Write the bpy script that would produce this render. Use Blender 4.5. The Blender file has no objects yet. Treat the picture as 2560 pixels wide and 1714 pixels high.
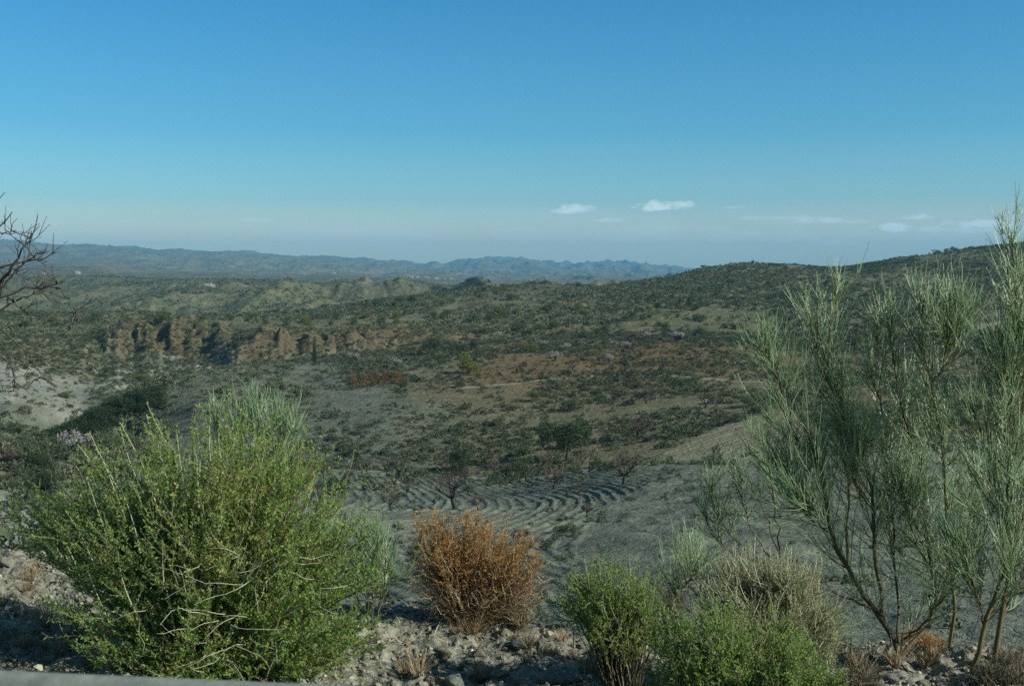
import bpy, math, random
import numpy as np
from mathutils import Vector, Matrix

rng = np.random.default_rng(11)
random.seed(5)
SC = bpy.context.scene
COL = SC.collection
W, H, F = 1024.0, 685.0, 1138.0
EYE = 2.8                                   # eye height over the zero level
PITCH = math.atan((342.5 - 275.0) / F)
CP, SP = math.cos(PITCH), math.sin(PITCH)
PI = math.pi

# ------------------------------------------------------------------ helpers
def ray(px, py):
    """direction of a photo pixel (1024 x 685) as (x/y, z/y)"""
    cx = (np.asarray(px, float) - 512.0) / F
    cz = -(np.asarray(py, float) - 342.5) / F
    y = CP + SP * cz
    return cx / y, (-SP + CP * cz) / y

def at(px, py, d):
    a, t = ray(px, py)
    return np.array([a * d, d, EYE + t * d]).T

def hash2(ix, iy, seed):
    h = (ix.astype(np.int64) * 374761393 + iy.astype(np.int64) * 668265263 + seed * 974634777) & 0xFFFFFFFF
    h = ((h ^ (h >> 13)) * 1274126177) & 0xFFFFFFFF
    h = (h ^ (h >> 16)) & 0xFFFFFF
    return h / float(0xFFFFFF)

def vnoise(x, y, seed=0):
    ix, iy = np.floor(x), np.floor(y)
    fx, fy = x - ix, y - iy
    fx = fx * fx * fx * (fx * (fx * 6 - 15) + 10)
    fy = fy * fy * fy * (fy * (fy * 6 - 15) + 10)
    a = hash2(ix, iy, seed); b = hash2(ix + 1, iy, seed)
    c = hash2(ix, iy + 1, seed); d = hash2(ix + 1, iy + 1, seed)
    return (a + (b - a) * fx) * (1 - fy) + (c + (d - c) * fx) * fy

def fbm(x, y, seed=0, oct=4, gain=0.5):
    s, amp, tot = 0.0, 1.0, 0.0
    for i in range(oct):
        s = s + amp * (vnoise(x, y, seed + i * 17) * 2 - 1)
        tot += amp
        x, y = x * 2.03 + 11.3, y * 2.03 - 7.7
        amp *= gain
    return s / tot

def ridged(x, y, seed=0, oct=4, gain=0.5):
    s, amp, tot = 0.0, 1.0, 0.0
    for i in range(oct):
        s = s + amp * (1 - np.abs(vnoise(x, y, seed + i * 13) * 2 - 1) * 2)
        tot += amp
        x, y = x * 2.1 + 3.1, y * 2.1 + 9.2
        amp *= gain
    return s / tot

def smooth(e0, e1, x):
    t = np.clip((x - e0) / (e1 - e0), 0, 1)
    return t * t * (3 - 2 * t)

def link(o, parent=None):
    COL.objects.link(o)
    if parent is not None:
        o.parent = parent
    return o

def tag(o, label=None, cat=None, group=None, kind=None):
    if label: o['label'] = label
    if cat: o['category'] = cat
    if group: o['group'] = group
    if kind: o['kind'] = kind
    return o

def empty(name, loc, rz=0.0):
    o = bpy.data.objects.new(name, None)
    o.empty_display_size = 0.3
    o.location = tuple(float(v) for v in loc)
    o.rotation_euler = (0, 0, rz)
    return link(o)

def copy_tree(o, parent=None):
    c = o.copy()
    link(c, parent)
    for ch in list(o.children):
        copy_tree(ch, c)
    return c

def mesh(name, V, faces, mats, attrs=None, smooth_shade=False, mat_idx=None):
    """V (n,3); faces: list of int arrays (m,k)"""
    me = bpy.data.meshes.new(name)
    V = np.ascontiguousarray(V, np.float32)
    me.vertices.add(len(V))
    me.vertices.foreach_set('co', V.ravel())
    faces = [np.asarray(f, np.int32) for f in faces if len(f)]
    idx = np.concatenate([f.ravel() for f in faces])
    sizes = np.concatenate([np.full(len(f), f.shape[1], np.int32) for f in faces])
    starts = np.concatenate([[0], np.cumsum(sizes)[:-1]]).astype(np.int32)
    me.loops.add(len(idx))
    me.loops.foreach_set('vertex_index', idx)
    me.polygons.add(len(sizes))
    me.polygons.foreach_set('loop_start', starts)
    for m in (mats if isinstance(mats, (list, tuple)) else [mats]):
        me.materials.append(m)
    me.polygons.foreach_set('use_smooth', np.full(len(sizes), bool(smooth_shade)))
    if mat_idx is not None:
        me.polygons.foreach_set('material_index', np.asarray(mat_idx, np.int32))
    for k, (dom, typ, data) in (attrs or {}).items():
        at_ = me.attributes.new(k, typ, dom)
        at_.data.foreach_set('color' if 'COLOR' in typ else 'value', np.ascontiguousarray(data, np.float32).ravel())
    me.update(calc_edges=True)
    return me

def obj(name, me, parent=None):
    return link(bpy.data.objects.new(name, me), parent)

class Geo:
    """collects tubes and leaves into one mesh; var = per-face random hue value"""
    def __init__(self):
        self.V, self.F4, self.F3, self.a4, self.a3, self.n = [], [], [], [], [], 0
    def add(self, V, F, var):
        F = np.asarray(F)
        (self.F4 if F.shape[1] == 4 else self.F3).append(F + self.n)
        (self.a4 if F.shape[1] == 4 else self.a3).append(np.broadcast_to(np.asarray(var, float), (len(F),)))
        self.V.append(V); self.n += len(V)
    def tubes(self, P, R, sides=3, var=0.5):
        """P (N,n,3) polylines, R (N,n) radii"""
        P = np.asarray(P, float); N, n, _ = P.shape
        if N == 0: return
        R = np.broadcast_to(np.asarray(R, float), (N, n))
        T = np.gradient(P, axis=1)
        T /= np.linalg.norm(T, axis=2, keepdims=True) + 1e-9
        ref = np.where(np.abs(T[:, :1, 2:3]) > 0.8, np.array([1.0, 0.3, 0]), np.array([0.1, 0, 1.0]))
        U = np.cross(T, np.broadcast_to(ref, T.shape)); U /= np.linalg.norm(U, axis=2, keepdims=True) + 1e-9
        B = np.cross(T, U)
        ang = np.arange(sides) * 2 * PI / sides
        V = P[:, :, None, :] + R[:, :, None, None] * (U[:, :, None, :] * np.cos(ang)[None, None, :, None] + B[:, :, None, :] * np.sin(ang)[None, None, :, None])
        base = (np.arange(N) * n * sides)[:, None, None]
        i = np.arange(n - 1)[None, :, None] * sides
        k = np.arange(sides)[None, None, :]
        k2 = (k + 1) % sides
        f = np.stack([base + i + k, base + i + k2, base + i + sides + k2, base + i + sides + k], -1).reshape(-1, 4)
        var = np.asarray(var, float)
        v = np.repeat(np.broadcast_to(var, (N,)), (n - 1) * sides)
        self.add(V.reshape(-1, 3), f, v)
    def leaves(self, P, D, L, Wd, var, fold=0.25):
        """pointed leaves from base P along D; two triangles with a fold"""
        P = np.asarray(P, float); N = len(P)
        if N == 0: return
        D = D / (np.linalg.norm(D, axis=1, keepdims=True) + 1e-9)
        r = rng.normal(size=(N, 3))
        S = np.cross(D, r); S /= np.linalg.norm(S, axis=1, keepdims=True) + 1e-9
        Nn = np.cross(D, S)
        L = np.broadcast_to(np.asarray(L, float), (N,))[:, None]; Wd = np.broadcast_to(np.asarray(Wd, float), (N,))[:, None]
        v0 = P; v2 = P + D * L
        mid = P + D * L * 0.45
        v1 = mid + S * Wd * 0.5 + Nn * Wd * fold; v3 = mid - S * Wd * 0.5 + Nn * Wd * fold
        V = np.stack([v0, v1, v2, v3], 1).reshape(-1, 3)
        b = np.arange(N) * 4
        f = np.concatenate([np.stack([b, b + 1, b + 2], 1), np.stack([b, b + 2, b + 3], 1)])
        var = np.broadcast_to(np.asarray(var, float), (N,))
        self.add(V, f, np.concatenate([var, var]))
    def mesh(self, name, mat, smooth_shade=False):
        V = np.concatenate(self.V)
        faces, var = [], []
        if self.F4: faces.append(np.concatenate(self.F4)); var.append(np.concatenate(self.a4))
        if self.F3: faces.append(np.concatenate(self.F3)); var.append(np.concatenate(self.a3))
        return mesh(name, V, faces, mat, {'var': ('FACE', 'FLOAT', np.concatenate(var))}, smooth_shade)

def unit(v):
    return v / (np.linalg.norm(v, axis=-1, keepdims=True) + 1e-9)

def grow(P0, D0, L, n, up=0.1, jit=0.15):
    """N curved shoots of n points from P0 along D0, length L (N,)"""
    N = len(P0)
    P = np.zeros((N, n, 3)); P[:, 0] = P0
    d = unit(np.asarray(D0, float))
    st = (np.broadcast_to(np.asarray(L, float), (N,)) / (n - 1))[:, None]
    U = np.array([0, 0, 1.0])
    for i in range(1, n):
        d = unit(d + U * (up[:, None] if isinstance(up, np.ndarray) else up) + rng.normal(size=(N, 3)) * jit)
        P[:, i] = P[:, i - 1] + d * st
    return P

def bez(P0, P1, P2, n):
    t = np.linspace(0, 1, n)[None, :, None]
    return (1 - t) ** 2 * P0[:, None] + 2 * t * (1 - t) * P1[:, None] + t * t * P2[:, None]

def sample_on(P, idx, t):
    """points and tangents on polylines P[idx] at parameter t in 0..1"""
    n = P.shape[1]
    f = t * (n - 1); i = np.minimum(f.astype(int), n - 2); w = (f - i)[:, None]
    a, b = P[idx, i], P[idx, i + 1]
    return a + (b - a) * w, unit(b - a)

def chaikin(pts, it=2):
    p = np.asarray(pts, float)
    for _ in range(it):
        q = np.empty((2 * len(p), p.shape[1]))
        q[0::2][1:] = 0; 
        a, b = p[:-1], p[1:]
        m = np.empty((2 * len(a), p.shape[1]))
        m[0::2] = a * 0.75 + b * 0.25; m[1::2] = a * 0.25 + b * 0.75
        p = np.vstack([p[:1], m, p[-1:]])
    return p

def resample(pts, n):
    p = chaikin(pts)
    s = np.concatenate([[0], np.cumsum(np.linalg.norm(np.diff(p, axis=0), axis=1))])
    q = np.linspace(0, s[-1], n)
    return np.stack([np.interp(q, s, p[:, k]) for k in range(p.shape[1])], 1)

# ------------------------------------------------------------------ materials
def newmat(name):
    m = bpy.data.materials.new(name); m.use_nodes = True
    nt = m.node_tree
    for n in list(nt.nodes):
        if n.type != 'OUTPUT_MATERIAL': nt.nodes.remove(n)
    return m, nt, nt.nodes['Material Output']

def ramp(nt, fac, stops, interp='LINEAR'):
    r = nt.nodes.new('ShaderNodeValToRGB'); r.color_ramp.interpolation = interp
    el = r.color_ramp.elements
    while len(el) < len(stops): el.new(0.5)
    for e, (p, c) in zip(el, stops):
        e.position = p; e.color = (*c, 1) if len(c) == 3 else c
    nt.links.new(fac, r.inputs[0])
    return r.outputs[0]

def mathn(nt, op, a, b=None, clamp=False):
    n = nt.nodes.new('ShaderNodeMath'); n.operation = op; n.use_clamp = clamp
    for i, v in enumerate((a, b)):
        if v is None: continue
        if isinstance(v, (int, float)): n.inputs[i].default_value = v
        else: nt.links.new(v, n.inputs[i])
    return n.outputs[0]

def mixc(nt, fac, a, b, mode='MIX'):
    n = nt.nodes.new('ShaderNodeMix'); n.data_type = 'RGBA'; n.blend_type = mode
    for i, v in ((0, fac), (6, a), (7, b)):
        if isinstance(v, (int, float)): n.inputs[i].default_value = v
        elif isinstance(v, tuple): n.inputs[i].default_value = (*v, 1)
        else: nt.links.new(v, n.inputs[i])
    return n.outputs[2]

def noise(nt, vec, scale, detail=3, rough=0.55, dist=0.0):
    n = nt.nodes.new('ShaderNodeTexNoise')
    n.inputs['Scale'].default_value = scale; n.inputs['Detail'].default_value = detail
    n.inputs['Roughness'].default_value = rough; n.inputs['Distortion'].default_value = dist
    if vec is not None: nt.links.new(vec, n.inputs['Vector'])
    return n.outputs[0]

def leafmat(name, stops, translucent=0.35, rough=0.55, spec=0.3):
    m, nt, out = newmat(name)
    a = nt.nodes.new('ShaderNodeAttribute'); a.attribute_name = 'var'
    c = ramp(nt, a.outputs['Fac'], stops)
    p = nt.nodes.new('ShaderNodeBsdfPrincipled')
    p.inputs['Roughness'].default_value = rough
    p.inputs['Specular IOR Level'].default_value = spec
    nt.links.new(c, p.inputs['Base Color'])
    if translucent > 0:
        t = nt.nodes.new('ShaderNodeBsdfTranslucent')
        nt.links.new(c, t.inputs['Color'])
        mx = nt.nodes.new('ShaderNodeMixShader'); mx.inputs[0].default_value = translucent
        nt.links.new(p.outputs[0], mx.inputs[1]); nt.links.new(t.outputs[0], mx.inputs[2])
        nt.links.new(mx.outputs[0], out.inputs[0])
    else:
        nt.links.new(p.outputs[0], out.inputs[0])
    return m
SKY_TINTS = [(0.0, (1.35, 1.55, 1.28)), (.031, (1.58, 1.47, 1.27)), (.066, (.76, 1.18, 1.40)), (.124, (.36, .96, 1.33)), (.236, (.20, .84, 1.28))]
CLOUD_COL = (10.5, 12.2, 11.8)
HAZE = 1.2e-4
EXPO = 0.22
DENOISE = False
# ------------------------------------------------------------------ terrain: one height function
# rings of (photo column, photo row, metres ahead); z rings as (column, 'z', height over eye, metres)
def vis_ring(*p): return [(c, r, d) for c, r, d in p]
def zring(d, z): return [(-260, 275 - z / d * F, d), (1290, 275 - z / d * F, d)]
RINGS = [
    (zring(0.8, -1.40), 0), (zring(2.8, -1.45), 0), (zring(4.8, -2.62), 1),
    (vis_ring((-260, 545, 10.5), (0, 563, 10.3), (100, 575, 10), (200, 596, 9.6), (300, 612, 9.4), (400, 618, 9.4), (460, 625, 9.4), (520, 633, 9.0),
              (600, 650, 8.6), (700, 660, 8.5), (850, 660, 8.6), (1024, 668, 8.4), (1290, 672, 8.4)), 5),
    (zring(14, -5.4), 5),
    (vis_ring((-260, 620, 28), (300, 622, 28), (600, 622, 30), (1024, 612, 30), (1290, 612, 30)), 5),
    (vis_ring((-260, 545, 55), (300, 558, 55), (600, 558, 55), (700, 545, 55), (1024, 545, 55), (1290, 545, 55)), 4),
    (vis_ring((-260, 515, 70), (0, 530, 70), (80, 545, 70), (120, 548, 70), (200, 530, 80), (290, 505, 88), (440, 508, 86), (520, 512, 82), (600, 505, 80),
              (700, 497, 78), (770, 497, 76), (900, 497, 76), (1290, 500, 76)), 2),
    (vis_ring((-260, 470, 100), (0, 486, 95), (40, 498, 92), (80, 520, 90), (120, 527, 95), (200, 500, 110), (290, 469, 125), (350, 468, 128), (440, 474, 125),
              (520, 479, 118), (570, 472, 115), (620, 467, 110), (700, 466, 105), (770, 469, 100), (900, 466, 95), (1024, 468, 95), (1290, 470, 95)), 1.5),
    (vis_ring((-260, 485, 122), (0, 500, 120), (40, 512, 120), (80, 520, 120), (120, 520, 120), (200, 500, 130), (290, 477, 138), (350, 476, 140), (440, 481, 138),
              (520, 482, 130), (570, 476, 127), (620, 469, 122), (700, 468, 118), (770, 471, 113), (900, 472, 110), (1024, 474, 110), (1290, 476, 110)), 2),
    (vis_ring((-260, 440, 150), (0, 452, 143), (40, 450, 146), (80, 452, 148), (150, 455, 150), (290, 463, 150), (350, 463, 151), (440, 466, 149), (520, 470, 141),
              (620, 455, 145), (700, 450, 140), (770, 445, 134), (900, 448, 130), (1024, 452, 130), (1290, 455, 130)), 3),
    (vis_ring((-260, 435, 158), (0, 449, 165), (40, 447, 177), (90, 444, 182), (130, 437, 187), (152, 424, 187), (200, 407, 183), (290, 409, 188), (376, 404, 192), (440, 400, 196),
              (525, 395, 200), (600, 390, 204), (700, 384, 206), (770, 384, 200), (900, 408, 172), (1024, 420, 167), (1290, 425, 165)), 4),
    (vis_ring((-260, 432, 165), (0, 443, 175), (40, 437, 184), (90, 415, 188), (145, 385, 196), (190, 374, 210), (245, 364, 228), (310, 362.5, 240), (376, 362, 246),
              (440, 358, 255), (525, 354, 262), (610, 349, 270), (675, 341, 280), (730, 344, 274), (800, 352, 262), (900, 375, 235), (1024, 392, 215), (1290, 395, 215)), 3),
    (vis_ring((-260, 436, 180), (0, 447, 190), (40, 447, 196), (90, 436, 206), (145, 406, 225), (190, 392, 245), (245, 374, 254), (310, 370, 262), (376, 367, 268),
              (440, 362, 275), (525, 357, 281), (610, 352, 289), (675, 345, 300), (730, 347, 300), (800, 352, 285), (900, 370, 260), (1024, 386, 238), (1290, 390, 236)), 4),
    (vis_ring((-260, 400, 205), (0, 408, 204), (40, 413, 206), (90, 412, 222), (145, 398, 248), (190, 384, 268), (245, 363, 290), (310, 361, 292), (376, 353, 300),
              (440, 351, 305), (525, 348, 306), (610, 344, 311), (675, 339, 321), (730, 341, 321), (800, 345, 310), (900, 362, 285), (1024, 375, 262), (1290, 378, 260)), 5),
    (vis_ring((-260, 352, 268), (0, 367, 260), (40, 377, 254), (79, 388, 255), (100, 374, 288), (125, 362, 312), (145, 357, 316), (190, 353, 318), (214, 350, 319), (232, 357, 286), (245, 358, 284), (258, 353, 297),
              (310, 353, 297), (340, 350, 302), (376, 346, 311), (440, 345, 320), (525, 337, 335), (610, 332, 345), (675, 328, 355), (730, 326, 360), (800, 330, 350),
              (900, 346, 320), (1024, 356, 300), (1290, 360, 300)), 5),
    (vis_ring((-260, 330, 335), (0, 340, 330), (40, 342, 330), (79, 343, 334), (100, 336, 334), (140, 327, 331), (190, 325, 333), (223, 337, 332), (250, 338, 306),
              (310, 338, 308), (340, 342, 311), (376, 338, 317), (420, 340, 327), (440, 337, 331), (525, 327, 352), (610, 321, 372), (675, 313, 388), (730, 307, 400),
              (800, 306, 402), (900, 318, 372), (1024, 334, 342), (1290, 338, 340)), 9),
    (vis_ring((-260, 316, 420), (0, 322, 410), (100, 320, 415), (200, 320, 420), (300, 322, 410), (380, 317, 420), (440, 309, 440), (500, 302, 450), (560, 300, 460),
              (650, 294, 500), (750, 282, 520), (830, 285, 520), (900, 285, 520), (1024, 290, 500), (1290, 288, 500)), 12),
    (vis_ring((-260, 308, 480), (0, 312, 480), (100, 313, 490), (200, 316, 500), (250, 317, 500), (300, 312, 500), (340, 306, 510), (380, 300, 520), (440, 291, 540),
              (500, 284.5, 560), (525, 283.5, 560), (560, 285.5, 575), (600, 288, 590), (650, 280, 625), (700, 269.5, 650), (725, 265, 655), (750, 263, 660), (790, 264.5, 660),
              (830, 268, 662), (850, 267, 670), (880, 262, 680), (920, 255, 690), (960, 250, 695), (1024, 243, 700), (1290, 222, 720)), 1.6),
    (vis_ring((-260, 326, 640), (250, 332, 640), (380, 318, 680), (500, 308, 720), (600, 312, 740), (700, 295, 800), (1024, 275, 860), (1290, 260, 860)), 4),
    (vis_ring((-260, 300, 820), (150, 303, 830), (235, 308, 800), (300, 302, 850), (400, 296, 900), (500, 300, 920), (1290, 300, 960)), 30),
    (vis_ring((-260, 290, 1000), (150, 291, 1000), (240, 294, 960), (300, 291, 1000), (410, 288, 1000), (500, 298, 1050), (1290, 302, 1100)), 16),
    (vis_ring((-260, 281, 1250), (0, 280, 1250), (50, 279.5, 1250), (100, 277, 1300), (200, 282, 1250), (300, 283, 1200), (360, 286, 1150), (410, 281.5, 1130),
              (440, 286.5, 1130), (480, 291, 1130), (560, 302, 1150), (1290, 305, 1200)), 2.5),
    (vis_ring((-260, 283, 1650), (0, 285, 1650), (300, 290, 1600), (410, 291, 1550), (480, 296, 1550), (1290, 300, 1600)), 4),
    (vis_ring((-260, 266, 2600), (0, 268, 2600), (60, 263, 2600), (120, 272, 2600), (200, 274, 2600), (300, 277, 2600), (400, 279, 2600), (480, 284, 2600), (1290, 286, 2600)), 5),
    (vis_ring((-260, 270, 3200), (0, 271, 3200), (60, 268, 3200), (200, 275, 3200), (400, 279, 3200), (1290, 284, 3200)), 3.5),
    (vis_ring((-260, 256, 4600), (0, 259, 4600), (100, 263, 4600), (200, 267, 4600), (300, 270.5, 4600), (400, 275, 4600), (500, 280, 4800), (1290, 283, 5000)), 10),
    (vis_ring((-260, 240, 7000), (0, 244, 7000), (50, 246.5, 7000), (100, 249, 7000), (219, 254, 7000), (300, 259, 7200), (372, 263.5, 7400), (430, 268.5, 8200), (443, 268.5, 9600),
              (455, 265.2, 10800), (480, 263.8, 11200), (505, 263.0, 11200), (530, 263.6, 11200), (550, 266.5, 11200), (570, 268.6, 11200), (590, 266.5, 11200), (612, 264.2, 11200),
              (640, 267.5, 11200), (660, 269.6, 11200), (678, 272, 11200), (720, 275, 11200), (1290, 279, 11200)), 6.0),
    (vis_ring((-260, 252, 9500), (219, 262, 9500), (430, 272, 10800), (470, 272, 11700), (560, 272, 11700), (720, 277, 11700), (1290, 280, 11700)), 1.5),
    (vis_ring((-260, 268, 12700), (560, 271, 12700), (625, 268.5, 12700), (640, 266.5, 12700), (655, 268.5, 12700), (690, 271.5, 12700), (760, 274, 12700), (1290, 276, 12700)), 0.6),
    (vis_ring((-260, 277, 13500), (1290, 277, 13500)), 0.5),
]
NA = 2200
A_GRID = np.linspace(-0.80, 0.80, NA)
def _prep():
    D, Z, AMP = [], [], []
    ker = np.exp(-0.5 * (np.arange(-30, 31) / 9.0) ** 2); ker /= ker.sum()
    for pts, amp in RINGS:
        px, py, d = (np.array(v, float) for v in zip(*pts))
        a, t = ray(px, py)
        dd = np.exp(np.interp(A_GRID, a, np.log(d)))
        tt = np.interp(A_GRID, a, t)
        pad = lambda v: np.convolve(np.pad(v, 30, mode='edge'), ker, mode='valid')
        tt = pad(tt); dd = pad(dd)
        D.append(np.log(dd)); Z.append(tt * dd); AMP.append(np.full(NA, amp / F) * dd)
    return np.array(D), np.array(Z), np.array(AMP)
RD, RZ, RA = _prep()
# wobble the distance of the cliff rings so that the banks are indented
for k, am in ((14, .012), (15, .03), (16, .034)):
    RD[k] += am * fbm(A_GRID * 60, A_GRID * 0 + k * 3.3, 5, 3) * (1 - smooth(-.12, .02, A_GRID))
for k in range(1, len(RD)):
    RD[k] = np.maximum(RD[k], RD[k - 1] + 0.008)
NR = len(RD)

def base_height(a, y):
    """monotone-cubic interpolation of the rings over log distance, vectorised"""
    sh = a.shape; a = a.ravel(); s = np.log(np.maximum(y.ravel(), 0.81))
    fi = np.clip((a - A_GRID[0]) / (A_GRID[1] - A_GRID[0]), 0, NA - 1.001)
    i = fi.astype(int); w = fi - i
    g = lambda M: M[:, i] * (1 - w) + M[:, i + 1] * w
    D, Z, A = g(RD), g(RZ), g(RA)
    h = np.diff(D, axis=0); dl = np.diff(Z, axis=0) / h
    m = np.zeros_like(Z)
    prod = dl[:-1] * dl[1:]
    w1 = 2 * h[1:] + h[:-1]; w2 = h[1:] + 2 * h[:-1]
    with np.errstate(divide='ignore', invalid='ignore'):
        hm = (w1 + w2) / (w1 / dl[:-1] + w2 / dl[1:])
    m[1:-1] = np.where(prod > 0, np.nan_to_num(hm), 0)
    m[0] = dl[0]; m[-1] = dl[-1]
    k = np.clip((D <= s[None]).sum(0) - 1, 0, NR - 2)
    c = np.arange(len(s))
    hh = h[k, c]; t = np.clip((s - D[k, c]) / hh, 0, 1)
    z = ((2 * t**3 - 3 * t**2 + 1) * Z[k, c] + (t**3 - 2 * t**2 + t) * hh * m[k, c] + (-2 * t**3 + 3 * t**2) * Z[k + 1, c] + (t**3 - t**2) * hh * m[k + 1, c])
    amp = A[k, c] * (1 - t) + A[k + 1, c] * t
    kk = k + t
    return z.reshape(sh), amp.reshape(sh), kk.reshape(sh)

def px_of(x, y):
    return 512 + F * (x / y) * 1.003

def furrow_phase(x, y):
    return x + 2.9 * np.sin(y * 0.12 + 0.6 + x * .03) + 1.3 * np.sin(x * 0.11 + y * 0.06) + 2.0 * fbm(x * 0.04, y * 0.04, 91, 2) + .35 * fbm(x * .4, y * .3, 93, 2)

def field_mask(x, y):
    p = px_of(x, y)
    right = np.interp(y, [30, 60, 75, 90, 100, 108, 125], [545, 590, 600, 655, 690, 760, 800])
    m = smooth(28, 36, y) * (1 - smooth(-12, 0, p - right)) * smooth(180, 230, p)
    edge = np.interp(p, [0, 200, 290, 350, 440, 520, 570, 620, 700, 770], [95, 108, 124, 127, 124, 117, 114, 109, 104, 99])
    m = m * (1 - smooth(-4, -0.5, y - edge))
    left = (1 - smooth(60, 90, p)) * smooth(45, 60, y) * (1 - smooth(82, 90, y))
    return np.clip(m, 0, 1), np.clip(left, 0, 1)

def terrace_mask(x, y):
    """small ploughed terrace on the slope to the right"""
    p = px_of(x, y)
    lo = np.interp(p, [640, 670, 780, 860], [134, 134, 118, 116]); hi = np.interp(p, [640, 660, 700, 780, 860], [136, 142, 152, 168, 168])
    return smooth(645, 668, p) * (1 - smooth(800, 840, p)) * smooth(-2, 2, y - lo) * (1 - smooth(-3, 1, y - hi))

def height(x, y, detail=True):
    x = np.asarray(x, float); y = np.asarray(y, float)
    a = x / y
    z, amp, kk = base_height(a, y)
    near = 1 - smooth(11, 16, y)
    # gullied relief whose wavelength follows the distance band
    def relief(lx, ly, seed, o=4):
        wx = x + lx * 0.35 * fbm(x / lx * 0.8, y / ly * 0.8, seed + 50, 2)
        return ridged(wx / lx, y / ly, seed, o) * 0.9
    far = smooth(650, 850, y); mid = smooth(130, 160, y) * (1 - far); vfar = smooth(1700, 2600, y); ultra = smooth(5500, 7000, y)
    field_b = smooth(14, 22, y) * (1 - smooth(130, 160, y))
    n = np.zeros_like(z)
    n = n + field_b * fbm(x / 16, y / 20, 3, 4) * 0.6
    big = smooth(300, 350, y)
    n = n + mid * (0.75 * (relief(38, 60, 21) * (1 - big) + big * relief(95, 130, 23)) + 0.35 * fbm(x / 9, y / 9, 8, 3))
    n = n + far * (1 - vfar) * relief(110, 210, 31, 5)
    n = n + vfar * (1 - ultra) * relief(160, 420, 41, 5)
    n = n + ultra * (relief(330, 1100, 47, 5) + .6 * relief(140, 600, 53, 3))
    z = z + n * amp
    # cliffs and scarred banks between the scrub hillside and the plateau
    pc = px_of(x, y)
    cl = np.clip(1 - np.abs(kk - 15.6) / 1.1, 0, 1) * (1 - .75 * smooth(222, 232, pc) * (1 - smooth(246, 256, pc))) * (.35 + .65 * smooth(95, 130, pc)) * smooth(225, 262, y) * (1 - smooth(400, 470, px_of(x, y)))
    z = z + cl * (2.5 * ridged(x / 15.0, y / 8, 71, 4) + 1.3 * ridged(x / 5, y / 3.4, 75, 3) + .7 * np.sin(y * 1.1 + x * .12 + 2 * fbm(x / 9, y / 9, 77, 2)))
    z = z + cl * (.45 * np.sin(z * 3.4 + 2.2 * fbm(x / 12, y / 12, 79, 2)) + .7 * fbm(x / 2.6, y / 2.0, 81, 3))
    if detail:
        z = z + near * (0.12 * fbm(x / 0.9, y / 0.9, 101, 3) + 0.085 * ridged(x / 0.26, y / 0.26, 105, 4)) * smooth(3, 6, y)
        z = z + (1 - near) * (1 - smooth(115, 135, y)) * (0.17 * fbm(x / 1.3, y / 1.3, 111, 4) * (1 - .8 * field_mask(x, y)[0]) + .26 * ridged(x / 6.5, y / 9, 113, 3) * (1 - field_mask(x, y)[0]))
        m, ml = field_mask(x, y)
        ph = furrow_phase(x, y)
        sp = 1.05
        fr = np.abs(((ph / sp) % 1) - 0.5) * 2
        brk = 0.7 + 0.7 * vnoise(x * 0.30, y * 0.30, 7) * vnoise(x * 1.3, y * .9, 9)
        z = z + m * (0.135 * smooth(0.35, 0.95, fr) * brk + 0.06 * fbm(x / 0.7, y / 0.7, 121, 3))
        fl = np.abs((((x * 0.5 + y * 0.9 + 2 * np.sin(x * .1)) / 1.3) % 1) - 0.5) * 2
        z = z + ml * 0.10 * smooth(0.3, 0.9, fl)
        tm = terrace_mask(x, y)
        ft = np.abs((((y - 0.55 * x + 2 * np.sin(x * .12)) / 2.1) % 1) - 0.5) * 2
        z = z + tm * 0.26 * smooth(0.3, 0.9, ft)
    return EYE + z

# lookup table: heights and the horizon seen from the viewpoint
TY = np.exp(np.linspace(math.log(2.0), math.log(13400), 1500))
TA = np.linspace(-0.56, 0.56, 760)
_AA, _YY = np.meshgrid(TA, TY, indexing='ij')
T_Z = height(_AA * _YY, _YY)
T_T = (T_Z - EYE) / _YY
T_MAX = np.maximum.accumulate(T_T, axis=1)
T_BACK = T_MAX.copy()
LY = np.log(TY)

def hit(px, py, ymin=3.0):
    """where the ray of a pixel meets the ground beyond ymin -> (x, y, z)"""
    a, t = ray(px, py)
    i = int(np.clip(round((a - TA[0]) / (TA[1] - TA[0])), 0, len(TA) - 1))
    j0 = int(np.searchsorted(TY, ymin))
    ok = np.nonzero(T_T[i, j0:] >= t)[0]
    j = j0 + (ok[0] if len(ok) else int(np.argmax(T_T[i, j0:j0 + 400])))
    y = TY[j]
    if len(ok) and j > j0:
        t0, t1 = T_T[i, j - 1], T_T[i, j]
        y = TY[j - 1] + (TY[j] - TY[j - 1]) * np.clip((t - t0) / (t1 - t0 + 1e-12), 0, 1)
    x = a * y
    return np.array([x, y, float(height(np.array([x]), np.array([y]))[0])])

def visible(x, y, z):
    ia = np.clip(np.round((x / y - TA[0]) / (TA[1] - TA[0])).astype(int), 0, len(TA) - 1)
    jy = np.clip(np.searchsorted(TY, y) - 3, 0, len(TY) - 1)
    return (z - EYE) / y > T_MAX[ia, jy] - 0.0004

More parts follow.
